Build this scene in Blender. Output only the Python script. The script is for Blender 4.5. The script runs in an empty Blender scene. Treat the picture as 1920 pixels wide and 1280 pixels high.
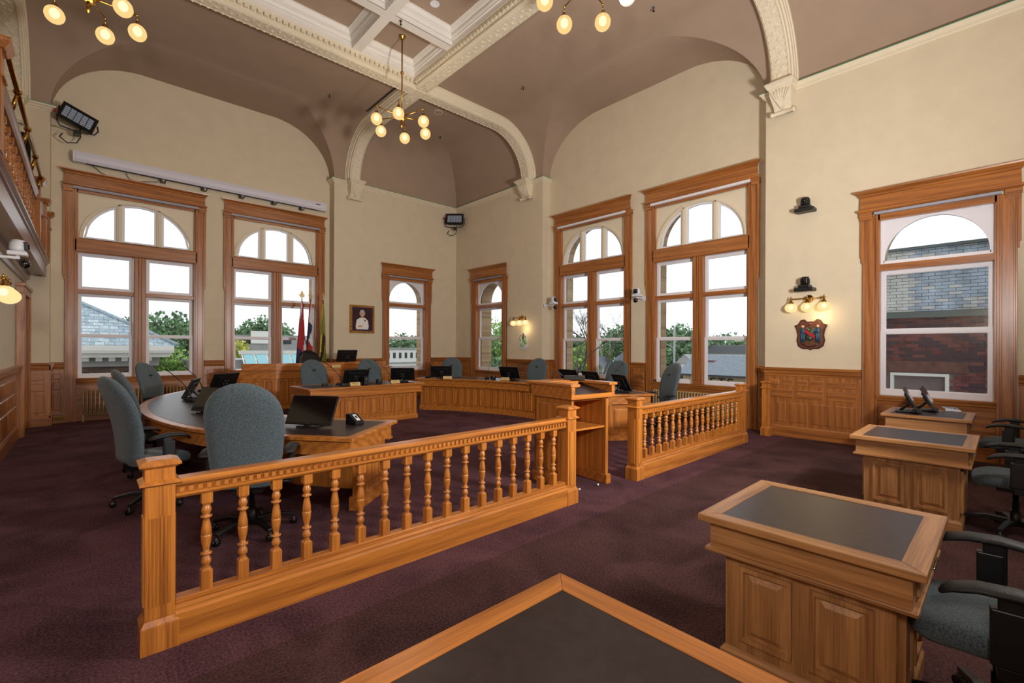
import bpy, bmesh, math, random
from mathutils import Vector, Matrix, Euler
random.seed(7)
PI=math.pi
sc=bpy.context.scene
# ---------------------------------------------------------------- camera
YAW=.8239; ROLL=-.0042; FPX=860.7
cs,sn=math.cos(YAW),math.sin(YAW)
FW=Vector((cs,sn,0)); RT=Vector((sn,-cs,0)); UP=Vector((0,0,1))
R2=RT*math.cos(ROLL)-UP*math.sin(ROLL); U2=RT*math.sin(ROLL)+UP*math.cos(ROLL)
cam=bpy.data.objects.new('camera',bpy.data.cameras.new('camera')); sc.collection.objects.link(cam)
m=Matrix.Identity(4)
for i in range(3): m[i][0]=R2[i]; m[i][1]=U2[i]; m[i][2]=-FW[i]
m[2][3]=1.6; cam.matrix_world=m
cam.data.sensor_fit='HORIZONTAL'; cam.data.sensor_width=36; cam.data.lens=36*FPX/1920
cam.data.shift_y=10.6/1920; cam.data.clip_start=.05; cam.data.clip_end=500
sc.camera=cam
vs=sc.view_settings; vs.view_transform='Standard'; vs.look='None'; vs.gamma=1; vs.use_curve_mapping=False; vs.exposure=0.0
# ---------------------------------------------------------------- sky (overcast)
w=bpy.data.worlds.new('world'); sc.world=w; w.use_nodes=True; nt=w.node_tree; nt.nodes.clear()
o_=nt.nodes.new('ShaderNodeOutputWorld'); b_=nt.nodes.new('ShaderNodeBackground'); 
tc=nt.nodes.new('ShaderNodeTexCoord'); mp=nt.nodes.new('ShaderNodeMapping'); mp.inputs['Scale'].default_value=(1,1,4)
nz=nt.nodes.new('ShaderNodeTexNoise'); nz.inputs['Scale'].default_value=2.2; nz.inputs['Detail'].default_value=4
cr=nt.nodes.new('ShaderNodeValToRGB'); cr.color_ramp.elements[0].position=.3; cr.color_ramp.elements[1].position=.65
cr.color_ramp.elements[0].color=(.62,.67,.74,1); cr.color_ramp.elements[1].color=(1,1,1,1)
nt.links.new(tc.outputs['Generated'],mp.inputs['Vector']); nt.links.new(mp.outputs[0],nz.inputs['Vector']); nt.links.new(nz.outputs['Fac'],cr.inputs['Fac'])
nt.links.new(cr.outputs[0],b_.inputs['Color']); b_.inputs['Strength'].default_value=1.7; nt.links.new(b_.outputs[0],o_.inputs[0])
# ---------------------------------------------------------------- lights: the photographer's bounced flashes, plus an added direct fill
def area(name,loc,rot,size,power,col=(1,.95,.88)):
    l=bpy.data.lights.new(name,'AREA'); l.size=size; l.energy=power; l.color=col; l.shape='DISK'
    ob=bpy.data.objects.new(name,l); ob.location=loc; ob.rotation_euler=rot; sc.collection.objects.link(ob); return ob
def aim(ob,t):
    d=Vector(t)-Vector(ob.location); ob.rotation_euler=d.to_track_quat('-Z','Y').to_euler()
L1=area('flash_bounce',(4.5,-.55,2.4),(0,0,0),.6,410,(1,.97,.94)); aim(L1,(5.4,5.5,6.6))
L2=area('flash_bounce_left',(-.58,-.3,2.4),(0,0,0),.4,140,(1,.96,.94)); aim(L2,(2.0,6.5,6.2))
L3=area('fill_soft',(4.4,-.8,3.0),(0,0,0),.6,62,(1,.96,.92)); aim(L3,(3.4,6,1.2))  # added unseen fill aimed straight at the furniture, not bounced
# ---------------------------------------------------------------- materials
def lin(c): return tuple(((x/255)/12.92 if x/255<=.04045 else (((x/255)+.055)/1.055)**2.4) for x in c)+(1,)
MT={}
def base(name):
    m=bpy.data.materials.new(name); m.use_nodes=True; n=m.node_tree; return m,n,n.nodes['Principled BSDF']
def mat(name,col,rough=.5,metal=0,spec=.5,em=0,emcol=None,noise=0,nscale=30,bump=0,bscale=60,coat=0):
    m,n,b=base(name); b.inputs['Base Color'].default_value=lin(col); b.inputs['Roughness'].default_value=rough
    b.inputs['Metallic'].default_value=metal; b.inputs['Specular IOR Level'].default_value=spec
    if coat: b.inputs['Coat Weight'].default_value=coat; b.inputs['Coat Roughness'].default_value=.15
    if em: b.inputs['Emission Color'].default_value=lin(emcol or col); b.inputs['Emission Strength'].default_value=em
    if noise or bump:
        t=n.nodes.new('ShaderNodeTexCoord')
    if noise:
        z=n.nodes.new('ShaderNodeTexNoise'); z.inputs['Scale'].default_value=nscale; z.inputs['Detail'].default_value=4
        r=n.nodes.new('ShaderNodeValToRGB'); r.color_ramp.elements[0].position=.3; r.color_ramp.elements[1].position=.7
        r.color_ramp.elements[0].color=lin([max(0,c*(1-noise)) for c in col]); r.color_ramp.elements[1].color=lin([min(255,c*(1+noise)) for c in col])
        n.links.new(t.outputs['Object'],z.inputs['Vector']); n.links.new(z.outputs['Fac'],r.inputs['Fac']); n.links.new(r.outputs[0],b.inputs['Base Color'])
    if bump:
        z=n.nodes.new('ShaderNodeTexNoise'); z.inputs['Scale'].default_value=bscale; z.inputs['Detail'].default_value=3
        u=n.nodes.new('ShaderNodeBump'); u.inputs['Strength'].default_value=bump; u.inputs['Distance'].default_value=.01
        n.links.new(t.outputs['Object'],z.inputs['Vector']); n.links.new(z.outputs['Fac'],u.inputs['Height']); n.links.new(u.outputs[0],b.inputs['Normal'])
    if name=='fabric': b.inputs['Sheen Weight'].default_value=.2; b.inputs['Sheen Roughness'].default_value=.4
    MT[name]=m; return m
def wood(name,light,dark,axis,rough=.34,coat=.3):
    m,n,b=base(name); N=n.nodes; K=n.links.new
    t=N.new('ShaderNodeTexCoord'); oi=N.new('ShaderNodeObjectInfo')
    mul=N.new('ShaderNodeMath'); mul.operation='MULTIPLY'; mul.inputs[1].default_value=17.3; K(oi.outputs['Random'],mul.inputs[0])
    add=N.new('ShaderNodeVectorMath'); add.operation='ADD'; K(t.outputs['Object'],add.inputs[0]); K(mul.outputs[0],add.inputs[1])
    def mapped(al,ac):
        q=N.new('ShaderNodeMapping'); s=[ac]*3; s[axis]=al; q.inputs['Scale'].default_value=s; K(add.outputs[0],q.inputs['Vector']); return q
    a=mapped(.8,22); z=N.new('ShaderNodeTexNoise'); z.inputs['Scale'].default_value=1; z.inputs['Detail'].default_value=3; z.inputs['Distortion'].default_value=.8; K(a.outputs[0],z.inputs['Vector'])
    a2=mapped(.22,5); wv=N.new('ShaderNodeTexWave'); wv.wave_type='BANDS'; wv.bands_direction='DIAGONAL'; wv.inputs['Scale'].default_value=1.1; wv.inputs['Distortion'].default_value=5; wv.inputs['Detail'].default_value=2; wv.inputs['Detail Scale'].default_value=.9; K(a2.outputs[0],wv.inputs['Vector'])
    a3=mapped(4,150); z3=N.new('ShaderNodeTexNoise'); z3.inputs['Scale'].default_value=1; z3.inputs['Detail'].default_value=1; K(a3.outputs[0],z3.inputs['Vector'])
    mx=N.new('ShaderNodeMix'); mx.data_type='FLOAT'; mx.inputs['Factor'].default_value=.22; K(z.outputs['Fac'],mx.inputs[2]); K(wv.outputs['Fac'],mx.inputs[3])
    mx2=N.new('ShaderNodeMix'); mx2.data_type='FLOAT'; mx2.inputs['Factor'].default_value=.42; K(mx.outputs[0],mx2.inputs[2]); K(z3.outputs['Fac'],mx2.inputs[3])
    r=N.new('ShaderNodeValToRGB'); r.color_ramp.elements[0].position=.28; r.color_ramp.elements[1].position=.64
    r.color_ramp.elements[0].color=lin(dark); r.color_ramp.elements[1].color=lin(light); K(mx2.outputs[0],r.inputs['Fac']); K(r.outputs[0],b.inputs['Base Color'])
    u=N.new('ShaderNodeBump'); u.inputs['Strength'].default_value=.12; u.inputs['Distance'].default_value=.003; K(mx2.outputs[0],u.inputs['Height']); K(u.outputs[0],b.inputs['Normal'])
    b.inputs['Roughness'].default_value=rough; b.inputs['Coat Weight'].default_value=coat; b.inputs['Coat Roughness'].default_value=.25
    MT[name]=m
for i,a in enumerate('xyz'):
    wood('oak_'+a,(200,126,52),(134,74,27),i)         # honey oak: railings, benches, lectern
    wood('casing_'+a,(176,110,52),(114,64,28),i)      # window casings, dado
    wood('pale_'+a,(186,134,82),(126,80,42),i,.42,.2)   # small desks
    wood('dark_'+a,(128,78,52),(84,46,30),i,.3)       # gallery front
mat('wall',(211,197,171),.75,noise=.015,nscale=3,bump=.15,bscale=35)
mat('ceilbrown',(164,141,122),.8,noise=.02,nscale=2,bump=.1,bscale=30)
mat('trim',(222,210,186),.6,bump=.5,bscale=45)
mat('carved',(222,210,186),.65,bump=1.0,bscale=26,noise=.05,nscale=26)
mat('coffer',(226,221,214),.55)
mat('green',(60,140,104),.6)
mat('white',(226,224,230),.4)
mat('sashgap',(120,124,130),.5)
mat('black',(14,14,16),.42,noise=.2,nscale=80)
mat('blackgloss',(6,6,8),.1,coat=.4)
mat('blacksoft',(24,25,28),.55,bump=.2,bscale=200)
mat('leatherblack',(12,12,20),.28)
mat('brass',(170,128,62),.25,1)
mat('paleg',(226,204,150),.3,.3); mat('gilt',(150,112,50),.35,.8,noise=.35,nscale=30); mat('chrome',(205,208,212),.15,1)
GLOBES=1
mat('filament',(255,250,235),.4,em=7,emcol=(255,236,196))
mat('globe_off',(206,204,200),.35,noise=.06,nscale=30)
mat('fabric',(76,87,92),.9,noise=.36,nscale=170,bump=.5,bscale=240,spec=.2)
mat('fabricdark',(38,42,45),.95,noise=.22,nscale=240,bump=.5,bscale=240,spec=.2)
mat('leather',(44,33,35),.33,noise=.14,nscale=22,bump=.06,bscale=160,spec=.4)
mat('radiator',(178,150,104),.45)
mat('screenwhite',(214,212,226),.45)
mat('screengrey',(150,150,162),.5)
mat('plateface',(206,180,122),.5)
mat('ink',(40,32,26),.7)
mat('red',(160,24,36),.7); mat('navy',(28,36,84),.7); mat('flagwhite',(206,206,214),.7); mat('gold',(220,160,40),.5); mat('flaggreen',(122,138,32),.7); mat('flagyellow',(206,198,60),.6)
mat('skin',(206,160,138),.7); mat('hair',(170,168,170),.8); mat('whitedress',(232,228,228),.8); mat('maroon',(56,22,24),.8); mat('purple',(52,36,96),.7)
mat('shieldwood',(92,56,38),.4,noise=.25,nscale=30); mat('shieldrim',(72,26,24),.35); mat('blue',(34,70,100),.5); mat('darkgreen',(44,62,40),.5); mat('lime',(104,176,40),.6)
mat('lampmetal',(18,18,20),.35); mat('lampglass',(160,174,196),.15,noise=.1,nscale=60); 
mat('camwhite',(214,216,224),.35)
mat('alulite',(190,196,204),.3,.6)
def globe(name,col,st,fac):
    m=bpy.data.materials.new(name); m.use_nodes=True; n=m.node_tree; n.nodes.clear(); N=n.nodes; K=n.links.new
    o=N.new('ShaderNodeOutputMaterial'); mx=N.new('ShaderNodeMixShader'); t=N.new('ShaderNodeBsdfTransparent'); e=N.new('ShaderNodeEmission'); t.inputs[0].default_value=lin((255,240,215)); e.inputs[0].default_value=lin(col); e.inputs[1].default_value=st; mx.inputs[0].default_value=fac
    K(t.outputs[0],mx.inputs[1]); K(e.outputs[0],mx.inputs[2]); K(mx.outputs[0],o.inputs[0]); MT[name]=m
globe('globe',(255,214,142),1.05,.86); globe('bulb',(255,222,156),1.15,.86)
def carpet():
    m,n,b=base('carpet'); N=n.nodes; K=n.links.new; t=N.new('ShaderNodeTexCoord')
    z=N.new('ShaderNodeTexNoise'); z.inputs['Scale'].default_value=70; z.inputs['Detail'].default_value=5; z.inputs['Roughness'].default_value=.75; K(t.outputs['Object'],z.inputs['Vector'])
    z2=N.new('ShaderNodeTexNoise'); z2.inputs['Scale'].default_value=1.6; z2.inputs['Detail'].default_value=4; z2.inputs['Distortion'].default_value=1; K(t.outputs['Object'],z2.inputs['Vector'])
    mx=N.new('ShaderNodeMix'); mx.data_type='FLOAT'; mx.inputs['Factor'].default_value=.28; K(z.outputs['Fac'],mx.inputs[2]); K(z2.outputs['Fac'],mx.inputs[3])
    def ramp(d,l):
        r=N.new('ShaderNodeValToRGB'); r.color_ramp.elements[0].position=.40; r.color_ramp.elements[1].position=.60; r.color_ramp.elements[0].color=lin(d); r.color_ramp.elements[1].color=lin(l); K(mx.outputs[0],r.inputs['Fac']); return r
    ra=ramp((56,35,41),(112,77,85)); rb=ramp((50,34,35),(98,69,69))
    s=N.new('ShaderNodeSeparateXYZ'); K(t.outputs['Object'],s.inputs[0]); lt=N.new('ShaderNodeMath'); lt.operation='LESS_THAN'; lt.inputs[1].default_value=2.66; K(s.outputs['Y'],lt.inputs[0])
    mc=N.new('ShaderNodeMix'); mc.data_type='RGBA'; K(lt.outputs[0],mc.inputs['Factor']); K(ra.outputs[0],mc.inputs[6]); K(rb.outputs[0],mc.inputs[7]); K(mc.outputs[2],b.inputs['Base Color'])
    u=N.new('ShaderNodeBump'); u.inputs['Strength'].default_value=.7; u.inputs['Distance'].default_value=.012; K(z.outputs['Fac'],u.inputs['Height']); K(u.outputs[0],b.inputs['Normal'])
    b.inputs['Roughness'].default_value=1; b.inputs['Specular IOR Level'].default_value=.1; MT['carpet']=m
carpet()
def glass():
    m=bpy.data.materials.new('glass'); m.use_nodes=True; n=m.node_tree; n.nodes.clear(); N=n.nodes; K=n.links.new
    o=N.new('ShaderNodeOutputMaterial'); mx=N.new('ShaderNodeMixShader'); t=N.new('ShaderNodeBsdfTransparent'); g=N.new('ShaderNodeBsdfGlossy'); g.inputs['Roughness'].default_value=.02
    t.inputs[0].default_value=(.95,.97,.98,1); lw=N.new('ShaderNodeFresnel'); lw.inputs['IOR'].default_value=1.5
    K(lw.outputs[0],mx.inputs[0]); K(t.outputs[0],mx.inputs[1]); K(g.outputs[0],mx.inputs[2]); K(mx.outputs[0],o.inputs[0]); MT['glass']=m
glass()
def bricks(name,c1,c2,mo,sc_=1,axisrot=None):
    m,n,b=base(name); N=n.nodes; K=n.links.new; t=N.new('ShaderNodeTexCoord'); mp=N.new('ShaderNodeMapping')
    if axisrot: mp.inputs['Rotation'].default_value=axisrot
    K(t.outputs['Object'],mp.inputs['Vector']); br=N.new('ShaderNodeTexBrick'); br.inputs['Scale'].default_value=1; br.inputs['Brick Width'].default_value=.22; br.inputs['Row Height'].default_value=.075; br.inputs['Mortar Size'].default_value=.006
    br.inputs['Color1'].default_value=lin(c1); br.inputs['Color2'].default_value=lin(c2); br.inputs['Mortar'].default_value=lin(mo); K(mp.outputs[0],br.inputs['Vector']); K(br.outputs[0],b.inputs['Base Color']); b.inputs['Roughness'].default_value=.9; MT[name]=m
bricks('buffbrick',(196,168,128),(160,130,94),(176,160,134),axisrot=(PI/2,0,0))
bricks('darkbrick',(96,70,60),(70,52,48),(110,100,92),axisrot=(PI/2,0,0))
mat('redbrick',(104,62,62),.9,noise=.25,nscale=5); mat('redbrick2',(124,76,74),.9); mat('darkbrick1',(76,58,66),.9); mat('mortar',(120,108,108),.95)
mat('hazebrick',(164,180,196),.9,noise=.12,nscale=4); mat('hazebrick2',(196,200,200),.9,noise=.08,nscale=4); mat('stone',(104,72,66),.9,noise=.15,nscale=8); mat('flashing',(86,98,98),.6)  # both upper-wall brick tones have sky haze mixed into their colour
mat('slate',(150,168,178),.8,noise=.12,nscale=6); mat('slate2',(176,190,196),.8,noise=.08,nscale=6); mat('extwhite',(226,226,220),.7); mat('extgrey',(150,152,150),.8,noise=.1,nscale=1); mat('extdark',(60,64,66),.8); mat('extbeige',(214,190,146),.8)
mat('skyglass',(140,196,204),.15); mat('leafdark',(104,134,98),.9,noise=.3,nscale=1.5); mat('leafbright',(136,168,88),.9,noise=.28,nscale=2); mat('leafyellow',(206,208,110),.9,noise=.3,nscale=2); mat('bark',(96,88,80),.9); mat('asphalt',(120,122,122),.95,noise=.15,nscale=.3); mat('lawn',(96,120,66),.95,noise=.25,nscale=.5); mat('shingle',(116,126,134),.9,noise=.1,nscale=8); mat('extblue',(130,170,190),.8); mat('blind',(168,160,138),.7)
# ---------------------------------------------------------------- mesh helpers
class M:
    def __init__(s): s.v=[]; s.f=[]; s.sm=[]; s.mi=[]; s.cur=0
    def add(s,vs,fs,smooth=False):
        o=len(s.v); s.v+= [tuple(p) for p in vs]
        for f in fs: s.f.append(tuple(o+i for i in f)); s.sm.append(smooth); s.mi.append(s.cur)
        return s
    def box(s,x0,y0,z0,x1,y1,z1):
        v=[(x0,y0,z0),(x1,y0,z0),(x1,y1,z0),(x0,y1,z0),(x0,y0,z1),(x1,y0,z1),(x1,y1,z1),(x0,y1,z1)]
        return s.add(v,[(0,3,2,1),(4,5,6,7),(0,1,5,4),(1,2,6,5),(2,3,7,6),(3,0,4,7)])
    def frus(s,b0,z0,b1,z1):  # rectangles (x0,y0,x1,y1) at z0 and z1
        q=lambda b,z:[(b[0],b[1],z),(b[2],b[1],z),(b[2],b[3],z),(b[0],b[3],z)]
        return s.add(q(b0,z0)+q(b1,z1),[(0,3,2,1),(4,5,6,7),(0,1,5,4),(1,2,6,5),(2,3,7,6),(3,0,4,7)])
    def raised(s,x0,z0,x1,z1,y,d,b=.02,ax='y'):  # raised panel facing -y (bevelled), local
        A=[(x0,y,z0),(x1,y,z0),(x1,y,z1),(x0,y,z1),(x0+b,y-d,z0+b),(x1-b,y-d,z0+b),(x1-b,y-d,z1-b),(x0+b,y-d,z1-b)]
        if ax=='x': A=[(p[1],-p[0],p[2]) for p in A]
        return s.add(A,[(4,5,6,7),(0,1,5,4),(1,2,6,5),(2,3,7,6),(3,0,4,7),(0,3,2,1)])
    def ext(s,poly,a0,a1,plane='xz',smooth=False):  # extrude polygon
        n=len(poly)
        def P(p,a):
            if plane=='xz': return (p[0],a,p[1])
            if plane=='yz': return (a,p[0],p[1])
            return (p[0],p[1],a)
        v=[P(p,a0) for p in poly]+[P(p,a1) for p in poly]
        o=len(s.v); s.v+=v
        s.f.append(tuple(o+i for i in range(n))); s.f.append(tuple(o+n+i for i in reversed(range(n)))); s.sm+=[False,False]; s.mi+=[s.cur]*2
        for i in range(n):
            j=(i+1)%n; s.f.append((o+j,o+i,o+n+i,o+n+j)); s.sm.append(smooth); s.mi.append(s.cur)
        return s
    def ringext(s,outer,inner,a0,a1,plane='xz'):  # frame between 2 closed loops of same count
        n=len(outer)
        P=(lambda p,a:(p[0],a,p[1])) if plane=='xz' else (lambda p,a:(p[0],p[1],a))
        v=[P(p,a0) for p in outer]+[P(p,a0) for p in inner]+[P(p,a1) for p in outer]+[P(p,a1) for p in inner]
        f=[]
        for i in range(n):
            j=(i+1)%n
            f+=[(i,j,n+j,n+i),(2*n+j,2*n+i,3*n+i,3*n+j),(j,i,2*n+i,2*n+j),(n+i,n+j,3*n+j,3*n+i)]
        return s.add(v,f)
    def lathe(s,prof,seg=12,c=(0,0,0),axis='z',smooth=True,a0=0):
        v=[];f=[];n=len(prof)
        for k in range(seg):
            a=2*PI*k/seg+a0
            for r,z in prof:
                x,y=r*math.cos(a),r*math.sin(a)
                p={'z':(x,y,z),'y':(x,z,y),'x':(z,x,y)}[axis]
                v.append((c[0]+p[0],c[1]+p[1],c[2]+p[2]))
        for k in range(seg):
            k2=(k+1)%seg
            for i in range(n-1): f.append((k*n+i,k2*n+i,k2*n+i+1,k*n+i+1))
        f.append(tuple(k*n for k in reversed(range(seg)))); f.append(tuple(k*n+n-1 for k in range(seg)))
        return s.add(v,f,smooth)
    def sph(s,c,r,seg=14,rings=8,sz=1,sx=1,sy=1):
        pr=[(max(1e-4,r*math.sin(PI*i/rings)),-r*sz*math.cos(PI*i/rings)) for i in range(rings+1)]
        o=len(s.v); s.lathe(pr,seg,(0,0,0))
        for i in range(o,len(s.v)): p=s.v[i]; s.v[i]=(p[0]*sx+c[0],p[1]*sy+c[1],p[2]+c[2])
        return s
    def tube(s,pts,r,seg=8,caps=True):
        pts=[Vector(p) for p in pts]; n=len(pts); rs=r if isinstance(r,(list,tuple)) else [r]*n
        v=[];f=[]; up=Vector((0,0,1)); prev=None
        for i,p in enumerate(pts):
            t=(pts[min(i+1,n-1)]-pts[max(i-1,0)]).normalized()
            if prev is None:
                u=t.cross(up); 
                if u.length<.1: u=t.cross(Vector((1,0,0)))
            else: u=prev-t*prev.dot(t)
            u.normalize(); prev=u; w_=t.cross(u)
            for k in range(seg):
                a=2*PI*k/seg; q=p+(u*math.cos(a)+w_*math.sin(a))*rs[i]; v.append(tuple(q))
        for i in range(n-1):
            for k in range(seg):
                k2=(k+1)%seg; f.append((i*seg+k,i*seg+k2,(i+1)*seg+k2,(i+1)*seg+k))
        if caps: f.append(tuple(reversed(range(seg)))); f.append(tuple((n-1)*seg+k for k in range(seg)))
        return s.add(v,f,True)
    def sweep(s,prof,frames,closed=False,smooth=False,caps=True):  # frames: (origin, axisA, axisB); prof (a,b)
        n=len(prof); v=[];f=[]
        for O,A,B in frames:
            for a,b in prof: v.append(tuple(Vector(O)+Vector(A)*a+Vector(B)*b))
        K=len(frames); rng=range(K if closed else K-1)
        for i in rng:
            j=(i+1)%K
            for k in range(n):
                k2=(k+1)%n; f.append((i*n+k,i*n+k2,j*n+k2,j*n+k))
        if caps and not closed: f.append(tuple(reversed(range(n)))); f.append(tuple((K-1)*n+k for k in range(n)))
        return s.add(v,f,smooth)
    def xf(s,mat4,start=0):
        for i in range(start,len(s.v)): s.v[i]=tuple(mat4@Vector(s.v[i]))
        return s
def O(name,mb,mt,parent=None,label=None,bev=0,kind=None,loc=None,rotz=0):
    me=bpy.data.meshes.new(name); me.from_pydata(mb.v,[],mb.f)
    me.polygons.foreach_set('use_smooth',mb.sm)
    mts=mt if isinstance(mt,(list,tuple)) else [mt]
    for q in mts: me.materials.append(MT[q])
    if len(mts)>1: me.polygons.foreach_set('material_index',mb.mi)
    me.update(); bm=bmesh.new(); bm.from_mesh(me); bmesh.ops.recalc_face_normals(bm,faces=bm.faces); bm.to_mesh(me); bm.free()
    ob=bpy.data.objects.new(name,me); sc.collection.objects.link(ob)
    if parent: ob.parent=parent
    if label: ob['label']=label
    if kind: ob['kind']=kind
    if loc: ob.location=loc
    if rotz: ob.rotation_euler=(0,0,rotz)
    if bev:
        b=ob.modifiers.new('bevel','BEVEL'); b.width=bev; b.segments=2; b.limit_method='ANGLE'
    return ob
def inst(src,parent,loc=(0,0,0),rotz=0):   # copy sharing mesh data
    o=src.copy(); sc.collection.objects.link(o); o.parent=parent; o.location=loc; o.rotation_euler=(0,0,rotz); return o
def thing(name,label,cat,loc=(0,0,0),rotz=0,group=None,kind=None):
    o=bpy.data.objects.new(name,None); sc.collection.objects.link(o); o.empty_display_size=.1
    o.location=loc; o.rotation_euler=(0,0,rotz)
    if label: o['label']=label
    if cat: o['category']=cat
    if group: o['group']=group
    if kind: o['kind']=kind
    return o
def struct(name,mb,mt,**k): return O(name,mb,mt,kind='structure',**k)
def kids(o): return [c for c in bpy.data.objects if c.parent==o]
def dup(root,label,loc,rotz,group=None):
    r=root.copy(); sc.collection.objects.link(r); r.location=loc; r.rotation_euler=(0,0,rotz); r['label']=label
    if group: r['group']=group
    for ch in kids(root):
        c=ch.copy(); sc.collection.objects.link(c); c.parent=r
        for g in kids(ch):
            d=g.copy(); sc.collection.objects.link(d); d.parent=c
    return r
# ---------------------------------------------------------------- room shell
XE,XB,YN,YA,YS,XW=9.35,9.65,12.96,13.3,-1.0,-4.75
ZS,ZC=6.34,7.72; CA,CB=1.35,ZC-ZS
BAYA=(-.55,5.12); BAYB=(3.10,8.86)
def Lun(s,b,a):
    t=min(s-b[0],b[1]-s); h=7.70-ZS
    if t>=a: return 7.70
    t=max(t,0); return ZS+h*math.sqrt(max(0,1-((a-t)/a)**2))
def samples(b,a):
    pts=[]
    for i in range(0,21): t=a*(1-math.cos(PI/2*i/20)); pts+= [b[0]+t,b[1]-t]
    return pts
def wall(name,fn,s0,s1,holes=(),bay=None,a=1.5,mt='wall',ztop=ZS):
    xs=[s0,s1]+[h for q in holes for h in q[:2]]
    if bay: xs+=samples(bay,a)
    xs=sorted(set(round(x,5) for x in xs if s0<=x<=s1)); mb=M()
    for x0,x1 in zip(xs,xs[1:]):
        t0=Lun(x0,bay,a) if bay else ztop; t1=Lun(x1,bay,a) if bay else ztop
        mid=(x0+x1)/2; hs=[q for q in holes if q[0]<mid<q[1]]
        zz=[(0,0)]
        for q in hs: zz+=[(q[2],q[2]),(q[3],q[3])]
        zz.append((t0,t1))
        for i in range(0,len(zz)-1,2):
            mb.add([fn(x0,zz[i][0]),fn(x1,zz[i][1]),fn(x1,zz[i+1][1]),fn(x0,zz[i+1][0])],[(0,1,2,3)])
    return struct(name,mb,mt)
BH=(1.035,.82,4.93); SH=(.655,.84,3.80)
def hole(c,k): return (c-k[0],c+k[0],k[1],k[2])
W1,W2,W3,W4,W5,W6,W7=.87,3.73,7.40,4.54,.765,11.18,7.46
wall('wall_north',lambda s,z:(s,YA,z),*BAYA,holes=[hole(W1,BH),hole(W2,BH)],bay=BAYA,a=1.5)
wall('wall_north_corner',lambda s,z:(s,YN,z),BAYA[1],XE,holes=[hole(W7,SH)])
wall('wall_north_pier',lambda s,z:(s,YN,z),XW,BAYA[0])
wall('wall_east',lambda s,z:(XB,s,z),*BAYB,holes=[hole(W3,BH),hole(W4,BH)],bay=BAYB,a=1.7)
wall('wall_east_corner',lambda s,z:(XE,s,z),BAYB[1],YN,holes=[hole(W6,SH)])
wall('wall_east_near',lambda s,z:(XE,s,z),YS,BAYB[0],holes=[hole(W5,SH)])
wall('wall_south',lambda s,z:(s,YS,z),XW,XE)
wall('wall_west',lambda s,z:(XW,s,z),YS,YN)
mb=M()
for x in BAYA: mb.add([(x,YN,0),(x,YA,0),(x,YA,ZS),(x,YN,ZS)],[(0,1,2,3)])
for y in BAYB: mb.add([(XE,y,0),(XB,y,0),(XB,y,ZS),(XE,y,ZS)],[(0,1,2,3)])
struct('wall_returns',mb,'wall')
struct('floor',M().add([(XW,YS,0),(XB,YS,0),(XB,YA,0),(XW,YA,0)],[(0,1,2,3)]),'carpet')
# ceiling: coves with lunette vaults + flat
def cove(mb,org,al,inw,length,bay=None,a=1.5,rec=0):
    org,al,inw=Vector(org),Vector(al),Vector(inw); NT=14
    ss=[i*length/40 for i in range(41)]
    if bay: ss+=samples(bay,a)
    ss=sorted(set(round(x,5) for x in ss)); 
    def P(s,d,z): return tuple(org+al*s+inw*d+Vector((0,0,z)))
    cols=[];tun=[]
    for s in ss:
        t0=0; L=None
        if bay and bay[0]<=s<=bay[1]:
            L=Lun(s,bay,a); t0=math.asin(min(1,(L-ZS)/CB))
        col=[]
        for i in range(NT+1):
            t=t0+(PI/2-t0)*i/NT; d=CA*(1-math.cos(t)); q=min(max(s,d),length-d); col.append(P(q,d,ZS+CB*math.sin(t)))
        cols.append(col); tun.append((L,[P(s,-rec+( CA*(1-math.cos(t0))+rec)*k/3,L) for k in range(4)] if L is not None else None))
    n=NT+1; v=[p for c in cols for p in c]; f=[]
    for i in range(len(cols)-1):
        for k in range(NT): f.append((i*n+k,(i+1)*n+k,(i+1)*n+k+1,i*n+k+1))
    mb.add(v,f,True)
    for i in range(len(ss)-1):
        if tun[i][1] and tun[i+1][1]:
            A,B=tun[i][1],tun[i+1][1]; 
            mb.add(A+B,[(k,k+1,5+k,4+k) for k in range(3)],True)
mb=M()
cove(mb,(XE,YS,0),(0,1,0),(-1,0,0),YN-YS,(BAYB[0]-YS,BAYB[1]-YS),1.7,XB-XE)
cove(mb,(XW,YN,0),(1,0,0),(0,-1,0),XE-XW,(BAYA[0]-XW,BAYA[1]-XW),1.5,YA-YN)
cove(mb,(XW,YS,0),(1,0,0),(0,1,0),XE-XW)
cove(mb,(XW,YS,0),(0,1,0),(1,0,0),YN-YS)
SQ=(-1.02,2.80,5.62,9.32)
for x0,y0,x1,y1 in [(XW+CA,YS+CA,XE-CA,SQ[1]),(XW+CA,SQ[3],XE-CA,YN-CA),(XW+CA,SQ[1],SQ[0],SQ[3]),(SQ[2],SQ[1],XE-CA,SQ[3])]:
    mb.add([(x0,y0,ZC),(x1,y0,ZC),(x1,y1,ZC),(x0,y1,ZC)],[(0,1,2,3)])
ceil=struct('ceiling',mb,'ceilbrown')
# lunette bottom segments merged smooth: weld
bm=bmesh.new(); bm.from_mesh(ceil.data); bmesh.ops.remove_doubles(bm,verts=bm.verts,dist=.0004); bm.to_mesh(ceil.data); bm.free()
mdf=ceil.modifiers.new('es','EDGE_SPLIT'); mdf.split_angle=math.radians(22)
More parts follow.
